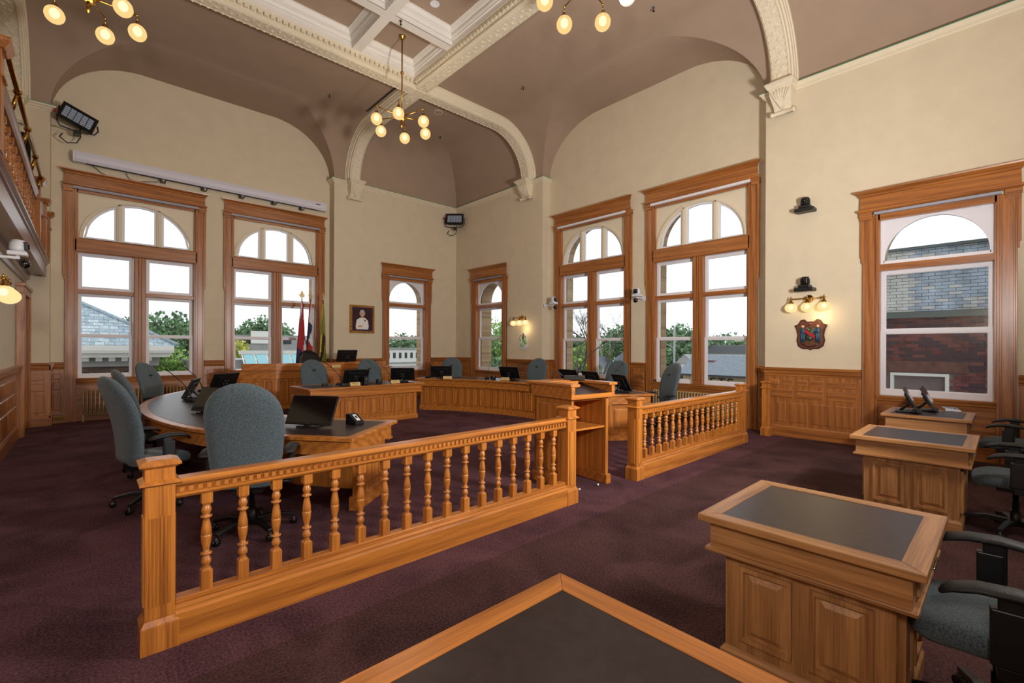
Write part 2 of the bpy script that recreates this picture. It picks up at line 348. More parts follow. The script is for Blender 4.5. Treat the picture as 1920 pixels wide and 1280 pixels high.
# ribs
RP=[(-.23,-.02),(-.23,.045),(-.21,.055),(-.205,.095),(-.19,.105),(-.185,.15),(-.16,.165),(-.155,.225),(-.13,.235),(-.115,.225),(.115,.225),(.13,.235),(.155,.225),(.16,.165),(.185,.15),(.19,.105),(.205,.095),(.21,.055),(.23,.045),(.23,-.02)]
def ribframes(lo,hi,mk):
    fr=[];NT=16
    for i in range(NT+1):
        t=PI/2*i/NT; d=CA*(1-math.cos(t)); n=(math.cos(t)/CA,-math.sin(t)/CB) ; l=math.hypot(*n); fr.append(mk(hi-d,ZS+CB*math.sin(t),(-n[0]/l,n[1]/l)))
    for i in range(NT,-1,-1):
        t=PI/2*i/NT; d=CA*(1-math.cos(t)); n=(math.cos(t)/CA,-math.sin(t)/CB); l=math.hypot(*n); fr.append(mk(lo+d,ZS+CB*math.sin(t),(n[0]/l,n[1]/l)))
    return fr
def rib(name,axis,c,lo,hi):
    if axis=='y': mk=lambda p,z,n:((c,p,z),(1,0,0),(0,n[0],n[1]))
    else: mk=lambda p,z,n:((p,c,z),(0,1,0),(n[0],0,n[1]))
    fr=ribframes(lo,hi,mk)
    r=struct(name,M().sweep(RP,fr),'trim')
    # carved band + bead rows
    band=M()
    band.sweep([(-.105,.226),(-.105,.232),(.105,.232),(.105,.226)],fr)
    O('carved_band',band,'carved',r,kind='stuff')
    # leaf relief: flattened domes following the rib, and small beads on both edges
    leaf=M(); pts=[]
    for (a,b) in zip(fr,fr[1:]):
        A,B=Vector(a[0])+Vector(a[2])*.230,Vector(b[0])+Vector(b[2])*.230; n=max(1,int((B-A).length/.11))
        for k in range(n):
            t=(k+.5)/n; nn=(Vector(a[2])*(1-t)+Vector(b[2])*t).normalized(); pts.append((A.lerp(B,t),Vector(a[1]),nn,(B-A).normalized()))
    for i,(p,w_,nn,tt) in enumerate(pts):
        sgn=1 if i%2 else -1; q=p+w_*.035*sgn
        ring=[q+w_*(.05*math.cos(u))+tt*(.04*math.sin(u)) for u in [2*PI*k/6 for k in range(6)]]
        leaf.add(ring+[q+nn*.03],[(k,(k+1)%6,6) for k in range(6)],True)
        for e in (-.122,.122):
            q2=p+w_*e+nn*.01; ring=[q2+w_*(.012*x)+tt*(.026*y) for x,y in ((1,0),(0,1),(-1,0),(0,-1))]
            leaf.add(ring+[q2+nn*.018],[(k,(k+1)%4,4) for k in range(4)])
    O('carved_leaves',leaf,'trim',r,kind='stuff')
    return r
rib('trim_1','y',5.63,YS,YN); rib('trim_2','y',-1.05,YS,YN); rib('trim_3','x',9.34,XW,XE); rib('trim_4','x',2.78,XW,XE)
bo=M()
for x in (5.63,-1.05):
    for y in (9.34,2.78): bo.frus((x-.16,y-.16,x+.16,y+.16),7.49,(x-.14,y-.14,x+.14,y+.14),7.475)
struct('trim_60',bo,'trim')
# coffered centre
IX0,IX1,IY0,IY1=SQ[0]+.15,SQ[2]-.15,SQ[1]+.15,SQ[3]-.15
ZB=7.67; co=thing('ceiling_coffers',None,None,(0,0,0),kind='structure')
mb=M(); frz=[(0,7.37),(.02,7.40),(.02,7.46),(.05,7.48),(.05,7.57),(.07,7.60),(.07,ZB)]
rings=[]
for d,z in [(-.04,7.47),(.0,7.485),(.02,7.50),(.02,7.53),(.0,7.54),(.0,7.615),(.035,7.63),(.075,ZB),(.0,ZB+.001)]:
    rings.append([(IX0+d,IY0+d,z),(IX1-d,IY0+d,z),(IX1-d,IY1-d,z),(IX0+d,IY1-d,z)])
for a,b in zip(rings,rings[1:]): mb.add(a+b,[(k,(k+1)%4,4+(k+1)%4,4+k) for k in range(4)])
O('frieze',mb,'trim',co)
mb=M(); 
n=int((IX1-IX0)/.105)
for k in range(n):
    x=IX0+.04+k*(IX1-IX0-.08)/(n-1)
    for y,s in ((IY0+.035,1),(IY1-.035,-1)): mb.box(x-.03,min(y,y+s*.045),7.555,x+.03,max(y,y+s*.045),7.612)
    y=IY0+.04+k*(IY1-IY0-.08)/(n-1)
    for x_,s in ((IX0+.035,1),(IX1-.035,-1)): mb.box(min(x_,x_+s*.045),y-.03,7.555,max(x_,x_+s*.045),y+.03,7.612)
O('dentils',mb,'trim',co,kind='stuff')
bx=[IX0+.075,.47,.66,3.94,4.13,IX1-.075]; by=[IY0+.075,4.37,4.56,7.65,7.84,IY1-.075]
mb=M()
for i in (1,3): mb.box(bx[i],by[0],ZB,bx[i+1],by[5],ZB+.01)
for j in (1,3):
    for i in (0,2,4): mb.box(bx[i],by[j],ZB,bx[i+1],by[j+1],ZB+.01)
O('bar',mb,'coffer',co)
for i in (0,2,4):
    for j in (0,2,4):
        x0,x1,y0,y1=bx[i],bx[i+1],by[j],by[j+1]; mb=M(); rr=[]
        for d,z in [(0,ZB),(0,7.77),(.03,7.77),(.03,7.79),(.055,7.83),(.055,7.89),(.075,7.89),(.12,7.95),(.135,7.95),(.135,7.97)]:
            rr.append([(x0+d,y0+d,z),(x1-d,y0+d,z),(x1-d,y1-d,z),(x0+d,y1-d,z)])
        for a,b in zip(rr,rr[1:]): mb.add(a+b,[(k,(k+1)%4,4+(k+1)%4,4+k) for k in range(4)])
        cf=O('coffer',mb,'coffer',co)
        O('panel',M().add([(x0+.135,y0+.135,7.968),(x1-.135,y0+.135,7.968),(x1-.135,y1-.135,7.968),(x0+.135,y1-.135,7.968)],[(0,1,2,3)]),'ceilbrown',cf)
# bead row on coffer bars
mb=M()
for k in range(60):
    y=IY0+.1+k*.1
    if y<IY1-.1:
        for x in (3.93,.67): mb.lathe([(.0001,-.012),(.013,0),(.0001,.012)],5,(x,y,ZB-.004))
O('bead_row',mb,'coffer',co,kind='stuff')
# cornice along spring line
CP=[(0,0),(.015,0),(.02,.025),(.045,.03),(.05,.06),(.085,.085),(.09,.11),(0,.11)]
def cornice(name,pts):
    mb=M(); fr=[]; P=[Vector((x,y,ZS-.1)) for x,y in pts]
    for i,p in enumerate(P):
        def nrm(a,b): d=(b-a).normalized(); return Vector((d.y,-d.x,0))
        if i==0: n=nrm(P[0],P[1]); k=1
        elif i==len(P)-1: n=nrm(P[-2],P[-1])
        else:
            n1,n2=nrm(P[i-1],P[i]),nrm(P[i],P[i+1]); n=(n1+n2); n=n/n.length**2*2
        fr.append((p,n,(0,0,1)))
    t=struct(name,mb.sweep(CP,fr),'trim')
    g=M().sweep([(.0,.11),(.092,.11),(.092,.123),(0,.123)],fr); O('green_strip',g,'green',t,label='thin green painted line')
    d=M()
    for a,b in zip(P,P[1:]):
        L=(b-a).length; dr=(b-a).normalized(); n=Vector((dr.y,-dr.x,0)); q=0.03
        while q<L-.03:
            c=a+dr*q+n*.03; ring=[c+dr*x*.016+n*y*.02+Vector((0,0,z)) for z in (.03,.055) for x,y in ((-1,0),(1,0),(1,1),(-1,1))]
            d.add(ring,[(0,3,2,1),(4,5,6,7),(0,1,5,4),(1,2,6,5),(2,3,7,6),(3,0,4,7)]); q+=.055
    O('dentils',d,'trim',t,kind='stuff'); return t
cornice('trim_5',[(XW,YN),(BAYA[0],YN),(BAYA[0],YA)])
cornice('trim_6',[(BAYA[1],YA),(BAYA[1],YN),(XE,YN),(XE,BAYB[1]),(XB,BAYB[1])])
cornice('trim_7',[(XB,BAYB[0]),(XE,BAYB[0]),(XE,YS)])
# corbels
def corbel(name,loc,rot):
    r=bpy.data.objects.new(name,None); sc.collection.objects.link(r); r.location=loc; r.rotation_euler=(0,0,rot); r['kind']='structure'
    # local: wall at y=0, projects toward -y
    mb=M(); rows=[(0,.235,.36),(-.03,.235,.36),(-.05,.22,.33),(-.08,.21,.31),(-.10,.18,.28),(-.2,.175,.27),(-.3,.155,.21),(-.38,.14,.15),(-.44,.14,.12),(-.48,.145,.12)]
    v=[]
    for z,hw,d in rows: v+=[(-hw,0,z),(hw,0,z),(hw,-d,z),(-hw,-d,z)]
    f=[(0,1,2,3)]
    for i in range(len(rows)-1):
        for k in range(4): f.append((i*4+k,i*4+(k+1)%4,(i+1)*4+(k+1)%4,(i+1)*4+k))
    O('bracket',mb.add(v,f),'trim',r)
    O('scroll',M().lathe([(.0001,-.2),(.045,-.2),(.05,-.17),(.032,-.15),(.04,0),(.032,.15),(.05,.17),(.045,.2),(.0001,.2)],10,(0,-.12,-.49),'x'),'trim',r)
    lf=M()
    for k in range(-3,4):
        a=k*.28; pts=[(math.sin(a)*t*.2,-(.14+.155*t**1.2)-.015*math.sin(PI*t),-.44+.32*t*math.cos(a*.6)) for t in (0,.25,.5,.75,1)]
        lf.tube(pts,[.012,.018,.02,.016,.006],5)
        for sd in (-1,1): lf.tube([pts[2],(pts[2][0]+sd*.035,pts[2][1]-.01,pts[2][2]+.05)],[.012,.005],4)
    O('acanthus_leaves',lf,'trim',r,kind='stuff')
    return r
corbel('trim_8',(5.67,YN,ZS+.02),0); corbel('trim_9',(-1.07,YN,ZS+.02),0); corbel('trim_10',(XE,9.43,ZS+.02),-PI/2); corbel('trim_11',(XE,2.78,ZS+.02),-PI/2)
# ---------------------------------------------------------------- windows (local x along wall seen from inside, y outward, z up)
def head(r,hw,z0,z1,pro=.05):
    mb=M(); h=z1-z0
    prof=[(.0,z0),(-pro-.03,z0),(-pro-.055,z0+.02),(-pro-.055,z0+.045),(-pro-.02,z0+.06),(-pro-.015,z0+h*.72),(-pro-.035,z0+h*.76),(-pro-.035,z0+h*.82),(-pro-.09,z1-.02),(-pro-.095,z1),(0,z1)]
    # mitred ends: build with return by offsets
    v=[];n=len(prof)
    for sx in (-1,1):
        for y,z in prof: v.append((sx*(hw-.09-(pro)+(-y)) if y<0 else sx*(hw-.09-pro+.0),y,z))
    f=[]
    for i in range(n-1): f.append((i,i+1,n+i+1,n+i))
    f.append(tuple(range(n))); f.append(tuple(n+i for i in reversed(range(n)))); 
    O('head_casing',mb.add(v,f),'casing_x',r)
def casing(r,x0,x1,zlo,zhi,zstep,dx,pro=.05):  # fluted side casing with stepped ears; dx sign outward
    s=1 if dx>0 else -1
    mb=M(); a,b=(x0,x1) # a inner, b outer
    def bx_(u0,u1,y,z0,z1): mb.box(min(u0,u1),y,z0,max(u0,u1),0,z1)
    bx_(a,b-s*.035,-pro*.6,zlo,zhi); bx_(a,a+s*.03,-pro,zlo,zhi)
    bx_(a+s*.05,b-s*.07,-pro*.75,zlo,zhi)
    bx_(b-s*.055,b-s*.035,-pro,zlo,zhi); 
    bx_(b-s*.035,b,-pro,zstep,zhi); bx_(b-s*.035,b-s*.015,-pro,zstep-.09,zstep)
    c=O('side_casing',mb,'casing_z',r,bev=.004)
    cb=M(); cb.box(min(b-s*.16,b+s*.01),-pro-.03,zhi-.02,max(b-s*.16,b+s*.01),0,zhi+.05); cb.box(min(b-s*.15,b),-pro-.02,zhi-.07,max(b-s*.15,b),0,zhi-.02)
    O('cap_block',cb,'casing_x',r,bev=.004)
def lite(r,x0,x1,z0,z1,y,fw=.05,fb=None,pane=True,t=.04,name='sash'):
    fb=fb or fw
    mb=M(); mb.ringext([(x0,z0),(x1,z0),(x1,z1),(x0,z1)],[(x0+fw,z0+fb),(x1-fw,z0+fb),(x1-fw,z1-fw),(x0+fw,z1-fw)],y,y+t)
    mb.ringext([(x0+fw,z0+fb),(x1-fw,z0+fb),(x1-fw,z1-fw),(x0+fw,z1-fw)],[(x0+fw+.012,z0+fb+.012),(x1-fw-.012,z0+fb+.012),(x1-fw-.012,z1-fw-.012),(x0+fw+.012,z1-fw-.012)],y+.015,y+t)
    s=O(name,mb,'white',r)
    if pane: O('glass_pane',M().add([(x0+fw,y+.03,z0+fb),(x1-fw,y+.03,z0+fb),(x1-fw,y+.03,z1-fw),(x0+fw,y+.03,z1-fw)],[(0,1,2,3)]),'glass',s)
    return s
def archpts(rx,rz,z0,n=24,c=0,a0=0,a1=PI): return [(c+rx*math.cos(a0+(a1-a0)*i/n),z0+rz*math.sin(a0+(a1-a0)*i/n)) for i in range(n+1)]
def archpanel(mb,hw,z0,ztop,rx,rz,zs,y0,y1,n=24):
    arc=archpts(rx,rz,zs,n)  # right to left
    out=[]
    for (x,z) in arc:  # radial projection to rectangle
        if abs(x)*(ztop-zs) > (z-zs)*hw: k=hw/max(abs(x),1e-6); out.append((math.copysign(hw,x),zs+(z-zs)*k))
        else: k=(ztop-zs)/(z-zs); out.append((x*k,ztop))
    v=[(x,y0,z) for x,z in arc]+[(x,y0,z) for x,z in out]+[(x,y1,z) for x,z in arc]
    N=n+1; f=[]
    for i in range(n): f+=[(i,i+1,N+i+1,N+i),(i,i+1,2*N+i+1,2*N+i)]
    mb.add(v,f)
    # bits below spring
    if zs>z0:
        for s in (-1,1): mb.add([(s*rx,y0,z0),(s*hw,y0,z0),(s*hw,y0,zs),(s*rx,y0,zs),(s*rx,y1,z0),(s*rx,y1,zs)],[(0,1,2,3),(0,3,5,4)])
    # corner triangles of outer rect
    idx=[i for i in range(n) if (abs(out[i][0])>=hw-1e-6) != (abs(out[i+1][0])>=hw-1e-6)]
    for i in idx: 
        cx=hw if out[i][0]>0 else -hw; mb.add([(out[i][0],y0,out[i][1]),(out[i+1][0],y0,out[i+1][1]),(cx,y0,ztop)],[(0,1,2)])
def archring(mb,rx0,rz0,rx1,rz1,z0,y0,y1,a0=0,a1=PI,n=24,c=0):
    A=archpts(rx0,rz0,z0,n,c,a0,a1);B=archpts(rx1,rz1,z0,n,c,a0,a1); mb.ringext(A+A[-1:],B+B[-1:],y0,y1)
def reveal(r,hw,z0,zs,rx,rz,y0=.2,y1=.62):  # brick reveal outside
    mb=M(); t=.22
    for s in (-1,1): mb.box(min(s*rx,s*(hw+.3)),y0,z0-.3,max(s*rx,s*(hw+.3)),y1,zs)
    A=archpts(rx,rz,zs,20);B=[(x*(hw+.35)/rx,zs+(z-zs)*(rz+.4)/rz) for x,z in A]
    v=[(x,y,z) for y in (y0,y1) for L in (A,B) for x,z in L]; N=21; f=[]
    for i in range(20): f+=[(i,i+1,N+i+1,N+i),(2*N+i+1,2*N+i,3*N+i,3*N+i+1),(i,i+1,2*N+i+1,2*N+i)]
    mb.add(v,f); O('brick_reveal',mb,'buffbrick',r)
    O('outer_sill',M().box(-hw-.2,y0-.02,z0-.1,hw+.2,y1+.06,z0-.02),'extgrey',r)
def sill(r,hw,z):
    mb=M(); prof=[(0,z-.14),(-.03,z-.14),(-.035,z-.09),(-.06,z-.08),(-.065,z-.045),(-.09,z-.035),(-.095,z),(.16,z),(.16,z-.14)]
    mb.ext([(p[0],p[1]) for p in prof],-hw,hw,'yz'); O('sill',mb,'casing_x',r)
def wroot(n,loc,rot):
    r=bpy.data.objects.new('window_%d'%n,None); sc.collection.objects.link(r); r.location=loc; r.rotation_euler=(0,0,rot); r['kind']='structure'; return r
def bigwin(n,loc,rot,shade):
    r=wroot(n,loc,rot); ow=1.035; zb=.91 if n<3 else .82
    head(r,1.295,4.93,5.26)
    for s in (-1,1): casing(r,s*ow,s*1.245,0,4.88,3.06,s)
    O('shade_cassette',M().box(-1.09,-.10,4.875,1.09,-.03,4.925),shade,r)
    O('top_rail',M().box(-ow,-.03,4.82,ow,.02,4.93),'casing_x',r)
    jm=M()
    for s in (-1,1): jm.box(min(s*ow,s*(ow-.02)),-.03,.87,max(s*ow,s*(ow-.02)),.2,4.93)
    O('jamb',jm,'casing_z',r)
    # transom
    tp=[(.15,3.565),(-.035,3.565),(-.05,3.585),(-.05,3.84),(-.035,3.86),(.15,3.86)]
    O('transom',M().ext(tp,-ow-.045,ow+.045,'yz'),'casing_x',r,bev=.006)
    mm=M(); mm.box(-.11,-.01,zb,.11,.14,3.565); mm.box(-.095,-.03,.91,-.03,-.01,3.565); mm.box(.03,-.03,.91,.095,-.01,3.565); mm.box(-.02,-.03,.91,.02,-.01,3.565)
    O('mullion',mm,'casing_z',r,bev=.004)
    for s in (-1,1):
        O('glazing_bar',M().box(min(s*.11,s*ow),.01,2.70,max(s*.11,s*ow),.15,2.79),'casing_x',r,bev=.005)
        a,b=sorted((s*.115,s*(ow-.02)))
        lite(r,a,b,2.79,3.565,.09,.055,name='top_sash'); lite(r,a,b,1.79,2.70,.12,.045,name='upper_sash'); lite(r,a-.0,b,zb,1.83,.075,.05,.075,name='lower_sash')
    # arch head
    mb=M(); archpanel(mb,ow,3.86,4.84,.985,.92,3.875,.05,.14); O('arch_panel',mb,'trim',r)
    mb=M(); archring(mb,1.0,.935,.955,.89,3.875,.02,.06); archring(mb,.955,.89,.935,.87,3.875,.035,.09); 
    O('arch_moulding',mb,'trim',r)
    for s in (-1,1):
        x=s*.35; zt=3.875+.89*math.sqrt(1-(.35/.955)**2)
        m2=M().box(x-.045,.05,3.86,x+.045,.13,zt); m2.box(x-.02,.035,3.86,x+.02,.05,zt); O('arch_mullion',m2,'trim',r)
    # lites: frame outlines as polygons
    def arclite(xa,xb):
        rx,rz=.935,.87; N=10
        def loop(o):
            x0,x1=xa+(o if xa>-.9 else 0),xb-(o if xb<.9 else 0); zb=3.875+o; rxx,rzz=rx-o,rz-o
            x0=max(x0,-rxx*math.sqrt(max(0,1-(o/rzz)**2))) ; x1=min(x1,rxx*math.sqrt(max(0,1-(o/rzz)**2)))
            pts=[(x0,zb),(x1,zb)]
            for i in range(N+1):
                x=x1+(x0-x1)*i/N; pts.append((x,3.875+rzz*math.sqrt(max(0.0,1-(x/rxx)**2))))
            return pts
        A,B=loop(0),loop(.045); mb=M().ringext(A,B,.08,.12); s=O('arch_sash',mb,'white',r)
        v=[(x,.1,z) for x,z in B]; O('glass_pane',M().add(v,[tuple(range(len(v)))]),'glass',s)
    arclite(-.935,-.395); arclite(-.305,.305); arclite(.395,.935)
    sill(r,ow+.01,zb)
    O('apron_panel',M().box(-ow,-.012,.14,ow,.02,.78),'casing_x',r); O('apron_baseboard',M().box(-ow,-.035,0,ow,.02,.15),'casing_x',r,bev=.004)
    reveal(r,ow,zb-.03,3.95,.98,.91,.2,.46)
    return r
def smallwin(n,loc,rot,drt=False):
    r=wroot(n,loc,rot); ow=.655
    head(r,.96,3.80,4.145)
    for s in (-1,1): casing(r,s*ow,s*.888,0,3.75,3.08,s)
    O('shade_cassette',M().box(-.7,-.09,3.75,.7,-.03,3.79),'screengrey',r)
    O('top_rail',M().box(-ow,-.03,3.66,ow,.06,3.80),'casing_x',r)
    jm=M()
    for s in (-1,1): jm.box(min(s*ow,s*(ow-.02)),-.03,.84,max(s*ow,s*(ow-.02)),.2,3.8)
    O('jamb',jm,'casing_z',r)
    O('transom',M().box(-ow,-.02,2.85,ow,.14,2.95),'casing_x',r,bev=.006)
    mb=M(); archpanel(mb,ow-.02,2.95,3.67,.59,.62,3.01,.08,.13)
    mb.ringext([(-ow+.02,2.95),(ow-.02,2.95),(ow-.02,3.67),(-ow+.02,3.67)],[(-ow+.05,2.98),(ow-.05,2.98),(ow-.05,3.64),(-ow+.05,3.64)],.065,.08)
    mb.box(-.6,.08,2.95,.6,.12,3.012)
    s=O('arch_sash',mb,'white',r); A=archpts(.6,.63,3.0,20); O('glass_pane',M().add([(x,.11,z) for x,z in A],[tuple(range(len(A)))]),'glass',s)
    lite(r,-ow+.02,ow-.02,1.86,2.85,.12,.05,name='upper_sash'); lite(r,-ow+.02,ow-.02,.86,1.90,.075,.055,.09,name='lower_sash')
    sill(r,ow+.01,.86)
    O('apron_panel',M().box(-ow,-.012,.14,ow,.02,.72),'casing_x',r); O('apron_baseboard',M().box(-ow,-.035,0,ow,.02,.15),'casing_x',r,bev=.004)
    reveal(r,ow,.84,3.05,.64 if n==5 else .61,.74 if n==5 else .66,.2,.45 if n==7 else .62)
    return r
bigwin(1,(W1,YA,0),0,'screengrey'); bigwin(2,(W2,YA,0),0,'screengrey'); bigwin(3,(XB,W3,0),-PI/2,'white'); bigwin(4,(XB,W4,0),-PI/2,'white')
smallwin(5,(XE,W5,0),-PI/2); smallwin(6,(XE,W6,0),-PI/2); smallwin(7,(W7,YN,0),0)
# ---------------------------------------------------------------- dado (wainscot)
ndado=[11]
def dado(loc,rot,W,cols=3,plain=False):
    ndado[0]+=1
    r=bpy.data.objects.new('trim_%d'%ndado[0],None); sc.collection.objects.link(r); r.location=loc; r.rotation_euler=(0,0,rot); r['kind']='structure'
    O('backing',M().box(0,-.02,.15,W,.005,1.2),'casing_z',r)
    mb=M().ext([(0,0),(-.04,0),(-.04,.18),(-.03,.2),(0,.2)],0,W,'yz'); O('baseboard',mb,'casing_x',r)
    mb=M().ext([(0,1.10),(-.03,1.10),(-.035,1.13),(-.05,1.15),(-.055,1.19),(-.075,1.21),(-.08,1.25),(0,1.25)],0,W,'yz'); O('cap_rail',mb,'casing_x',r)
    def row(z0,z1,n,gap=.06,m_=.07):
        if W<.25: n=1; m_=.04
        pw=(W-2*m_-(n-1)*gap)/n
        for i in range(n):
            x=m_+i*(pw+gap); O('panel',M().raised(x,z0,x+pw,z1,-.02,.007,.012),'casing_x' if z1-z0<pw else 'casing_z',r)
    n2=max(1,round(cols*4/3))
    if plain: row(.26,.62,cols); row(.68,.84,cols); row(.90,1.02,cols)
    else: row(.26,.62,n2); row(.70,.86,cols); row(.92,1.03,cols*2,.05)
dado((XE,3.10,0),-PI/2,3.10-(W5+.87),3); dado((XE,W5-.87,0),-PI/2,W5-.87+1.0,2)
dado((XE,YN,0),-PI/2,YN-(W6+.87),1); dado((XE,W6-.87,0),-PI/2,W6-.87-BAYB[1],3)
dado((XB,BAYB[1],0),-PI/2,BAYB[1]-(W3+1.22),1,True); dado((XB,W3-1.22,0),-PI/2,(W3-1.22)-(W4+1.22),1,True); dado((XB,W4-1.22,0),-PI/2,W4-1.22-BAYB[0],1,True)
dado((BAYA[0],YA,0),0,W1-1.22-BAYA[0],1,True); dado((W1+1.22,YA,0),0,W2-W1-2.44,1,True); dado((W2+1.22,YA,0),0,BAYA[1]-W2-1.22,1,True)
dado((BAYA[1],YN,0),0,W7-.87-BAYA[1],2); dado((W7+.87,YN,0),0,XE-W7-.87,2); dado((-.9,YN,0),0,.35,1,True)
dado((BAYA[0],YN,0),PI/2,.34,1,True); dado((XB,BAYB[0],0),PI,.3,1,True); dado((XE,BAYB[1],0),0,.3,1,True); dado((BAYA[1],YA,0),-PI/2,.34,1,True)
# ---------------------------------------------------------------- west partition, door, gallery
XD=-.9
struct('wall_partition',M().add([(XD,YS,0),(XD,YN,0),(XD,YN,2.97),(XD,YS,2.97)],[(0,1,2,3)]),'wall')
r=bpy.data.objects.new('door_1',None); sc.collection.objects.link(r); r.location=(XD,11.55,0); r.rotation_euler=(0,0,PI/2); r['kind']='structure'
# local x -> +Y, local y -> -X ; room side is -y
O('door_leaf',M().box(.14,-.01,0,1.25,.02,2.5),'casing_z',r)
for i,(a,b) in enumerate([(.26,.66),(.74,1.14)]):
    for z0,z1 in [(.25,1.0),(1.1,2.35)]: O('panel',M().raised(a,z0,b,z1,-.01,.012,.03),'casing_z',r)
for x in (0,1.25): O('side_casing',M().box(x,-.11 if x==0 else -.1,0,x+.15,0,2.5),'casing_z',r,bev=.006)
O('head_casing',M().box(0,-.1,2.5,1.4,0,2.62),'casing_x',r,bev=.006); O('head_cap',M().box(-.02,-.12,2.62,1.4,0,2.68),'casing_x',r,bev=.006)
# dado on the partition: many small fielded panels
r=bpy.data.objects.new('trim_40',None); sc.collection.objects.link(r); r.location=(XD,3.0,0); r.rotation_euler=(0,0,PI/2); r['kind']='structure'; W=8.5
O('backing',M().box(0,-.02,.15,W,.005,1.2),'casing_z',r); O('baseboard',M().ext([(0,0),(-.045,0),(-.045,.18),(-.03,.22),(0,.22)],0,W,'yz'),'casing_x',r)
O('cap_rail',M().ext([(0,1.10),(-.03,1.10),(-.035,1.13),(-.05,1.15),(-.055,1.19),(-.085,1.21),(-.09,1.25),(0,1.25)],0,W,'yz'),'casing_x',r)
O('end_stile',M().box(W-.06,-.05,.0,W+.04,0,1.24),'casing_z',r)
k=0; x=.1
while x<W-.25:
    if x>5.2:
        for z0,z1 in [(.27,.58),(.64,.8),(.86,1.04)]: O('panel',M().raised(x,z0,x+.15,z1,-.02,.012,.016),'casing_z',r)
    x+=.21
XG=-.6
gl=bpy.data.objects.new('gallery',None); sc.collection.objects.link(gl); gl['kind']='structure'
O('gallery_floor',M().box(XW,YS,2.97,XG-.02,YN,3.1),'dark_y',gl)
O('soffit_moulding',M().ext([(XD,2.97),(XD,2.80),(XD+.03,2.80),(XD+.04,2.86),(XD+.08,2.88),(XD+.09,2.97)],YS,YN,'xz').xf(Matrix.Identity(4)),'dark_y',gl)
O('fascia',M().ext([(XG-.05,2.95),(XG,2.95),(XG,3.17),(XG+.02,3.18),(XG+.02,3.21),(XG+.05,3.23),(XG+.05,3.26),(XG-.05,3.26)],YS,YN-.01,'xz'),'dark_y',gl)
br=thing('gallery_railing','oak balustrade of the raised gallery at the left edge with brass tube rail','railing',(XG-.03,0,3.26))
for y in (5.9,10.35,11.75,12.85):
    mb=M().box(-.09,y-.09,0,.09,y+.09,.86); mb.box(-.11,y-.11,.62,.11,y+.11,.64); mb.frus((-.11,y-.11,.11,y+.11),.86,(-.15,y-.15,.15,y+.15),.92); mb.box(-.15,y-.15,.92,.15,y+.15,.95); O('post',mb,'dark_z' if 0 else 'casing_z',br,bev=.004)
O('handrail',M().ext([(-.05,.60),(.05,.60),(.06,.66),(.075,.68),(.075,.71),(.075,.73),(.05,.76),(-.05,.76),(-.075,.73),(-.075,.68),(-.06,.66)],0,YN,'xz'),'dark_y',br)
O('bottom_rail',M().box(-.04,0,0,.04,YN-.05,.06),'dark_y',br)
# turned baluster mesh (unit height)
def baluster_mesh(h,k=1.0):
    mb=M(); mb.box(-.027*k,-.027*k,0,.027*k,.027*k,.19*h); mb.frus((-.027*k,-.027*k,.027*k,.027*k),.19*h,(-.014*k,-.014*k,.014*k,.014*k),.215*h)
    prof=[(.014,.2),(.018,.225),(.014,.24),(.022,.25),(.0265,.275),(.024,.3),(.015,.335),(.014,.345),(.029,.352),(.029,.366),(.014,.374),(.017,.41),(.024,.47),(.0275,.53),(.0275,.55),(.024,.555),(.0275,.56),(.025,.62),(.018,.69),(.0145,.725),(.029,.735),(.029,.75),(.014,.757),(.02,.775),(.0255,.8),(.025,.82),(.019,.85),(.016,.865)]
    mb.lathe([(r*k,z*h) for r,z in prof],12)
    mb.frus((-.014*k,-.014*k,.014*k,.014*k),.86*h,(-.027*k,-.027*k,.027*k,.027*k),.89*h); mb.box(-.027*k,-.027*k,.89*h,.027*k,.027*k,h)
    return mb
bal=O('baluster',baluster_mesh(.54,1.35),'casing_z',br); bal.location=(0,5.6,.06)
y=5.6
ys=[]
y=6.12
while y<12.7:
    if all(abs(y-q)>.15 for q in (10.35,11.75)): ys.append(y)
    y+=.32
for y in ys: inst(bal,br,(0,y,.06))
mb=M(); mb.tube([(.1,5.9,.93),(.1,10.2,.93)],.02,8); O('brass_rail',mb,'brass',br,label='polished brass tube rail')
for y in (6.9,8.0,9.1,10.15): O('brass_bracket',M().tube([(.06,y,.74),(.1,y,.92)],[.022,.014],8).sph((.1,y,.93),.036,8,6),'brass',br)
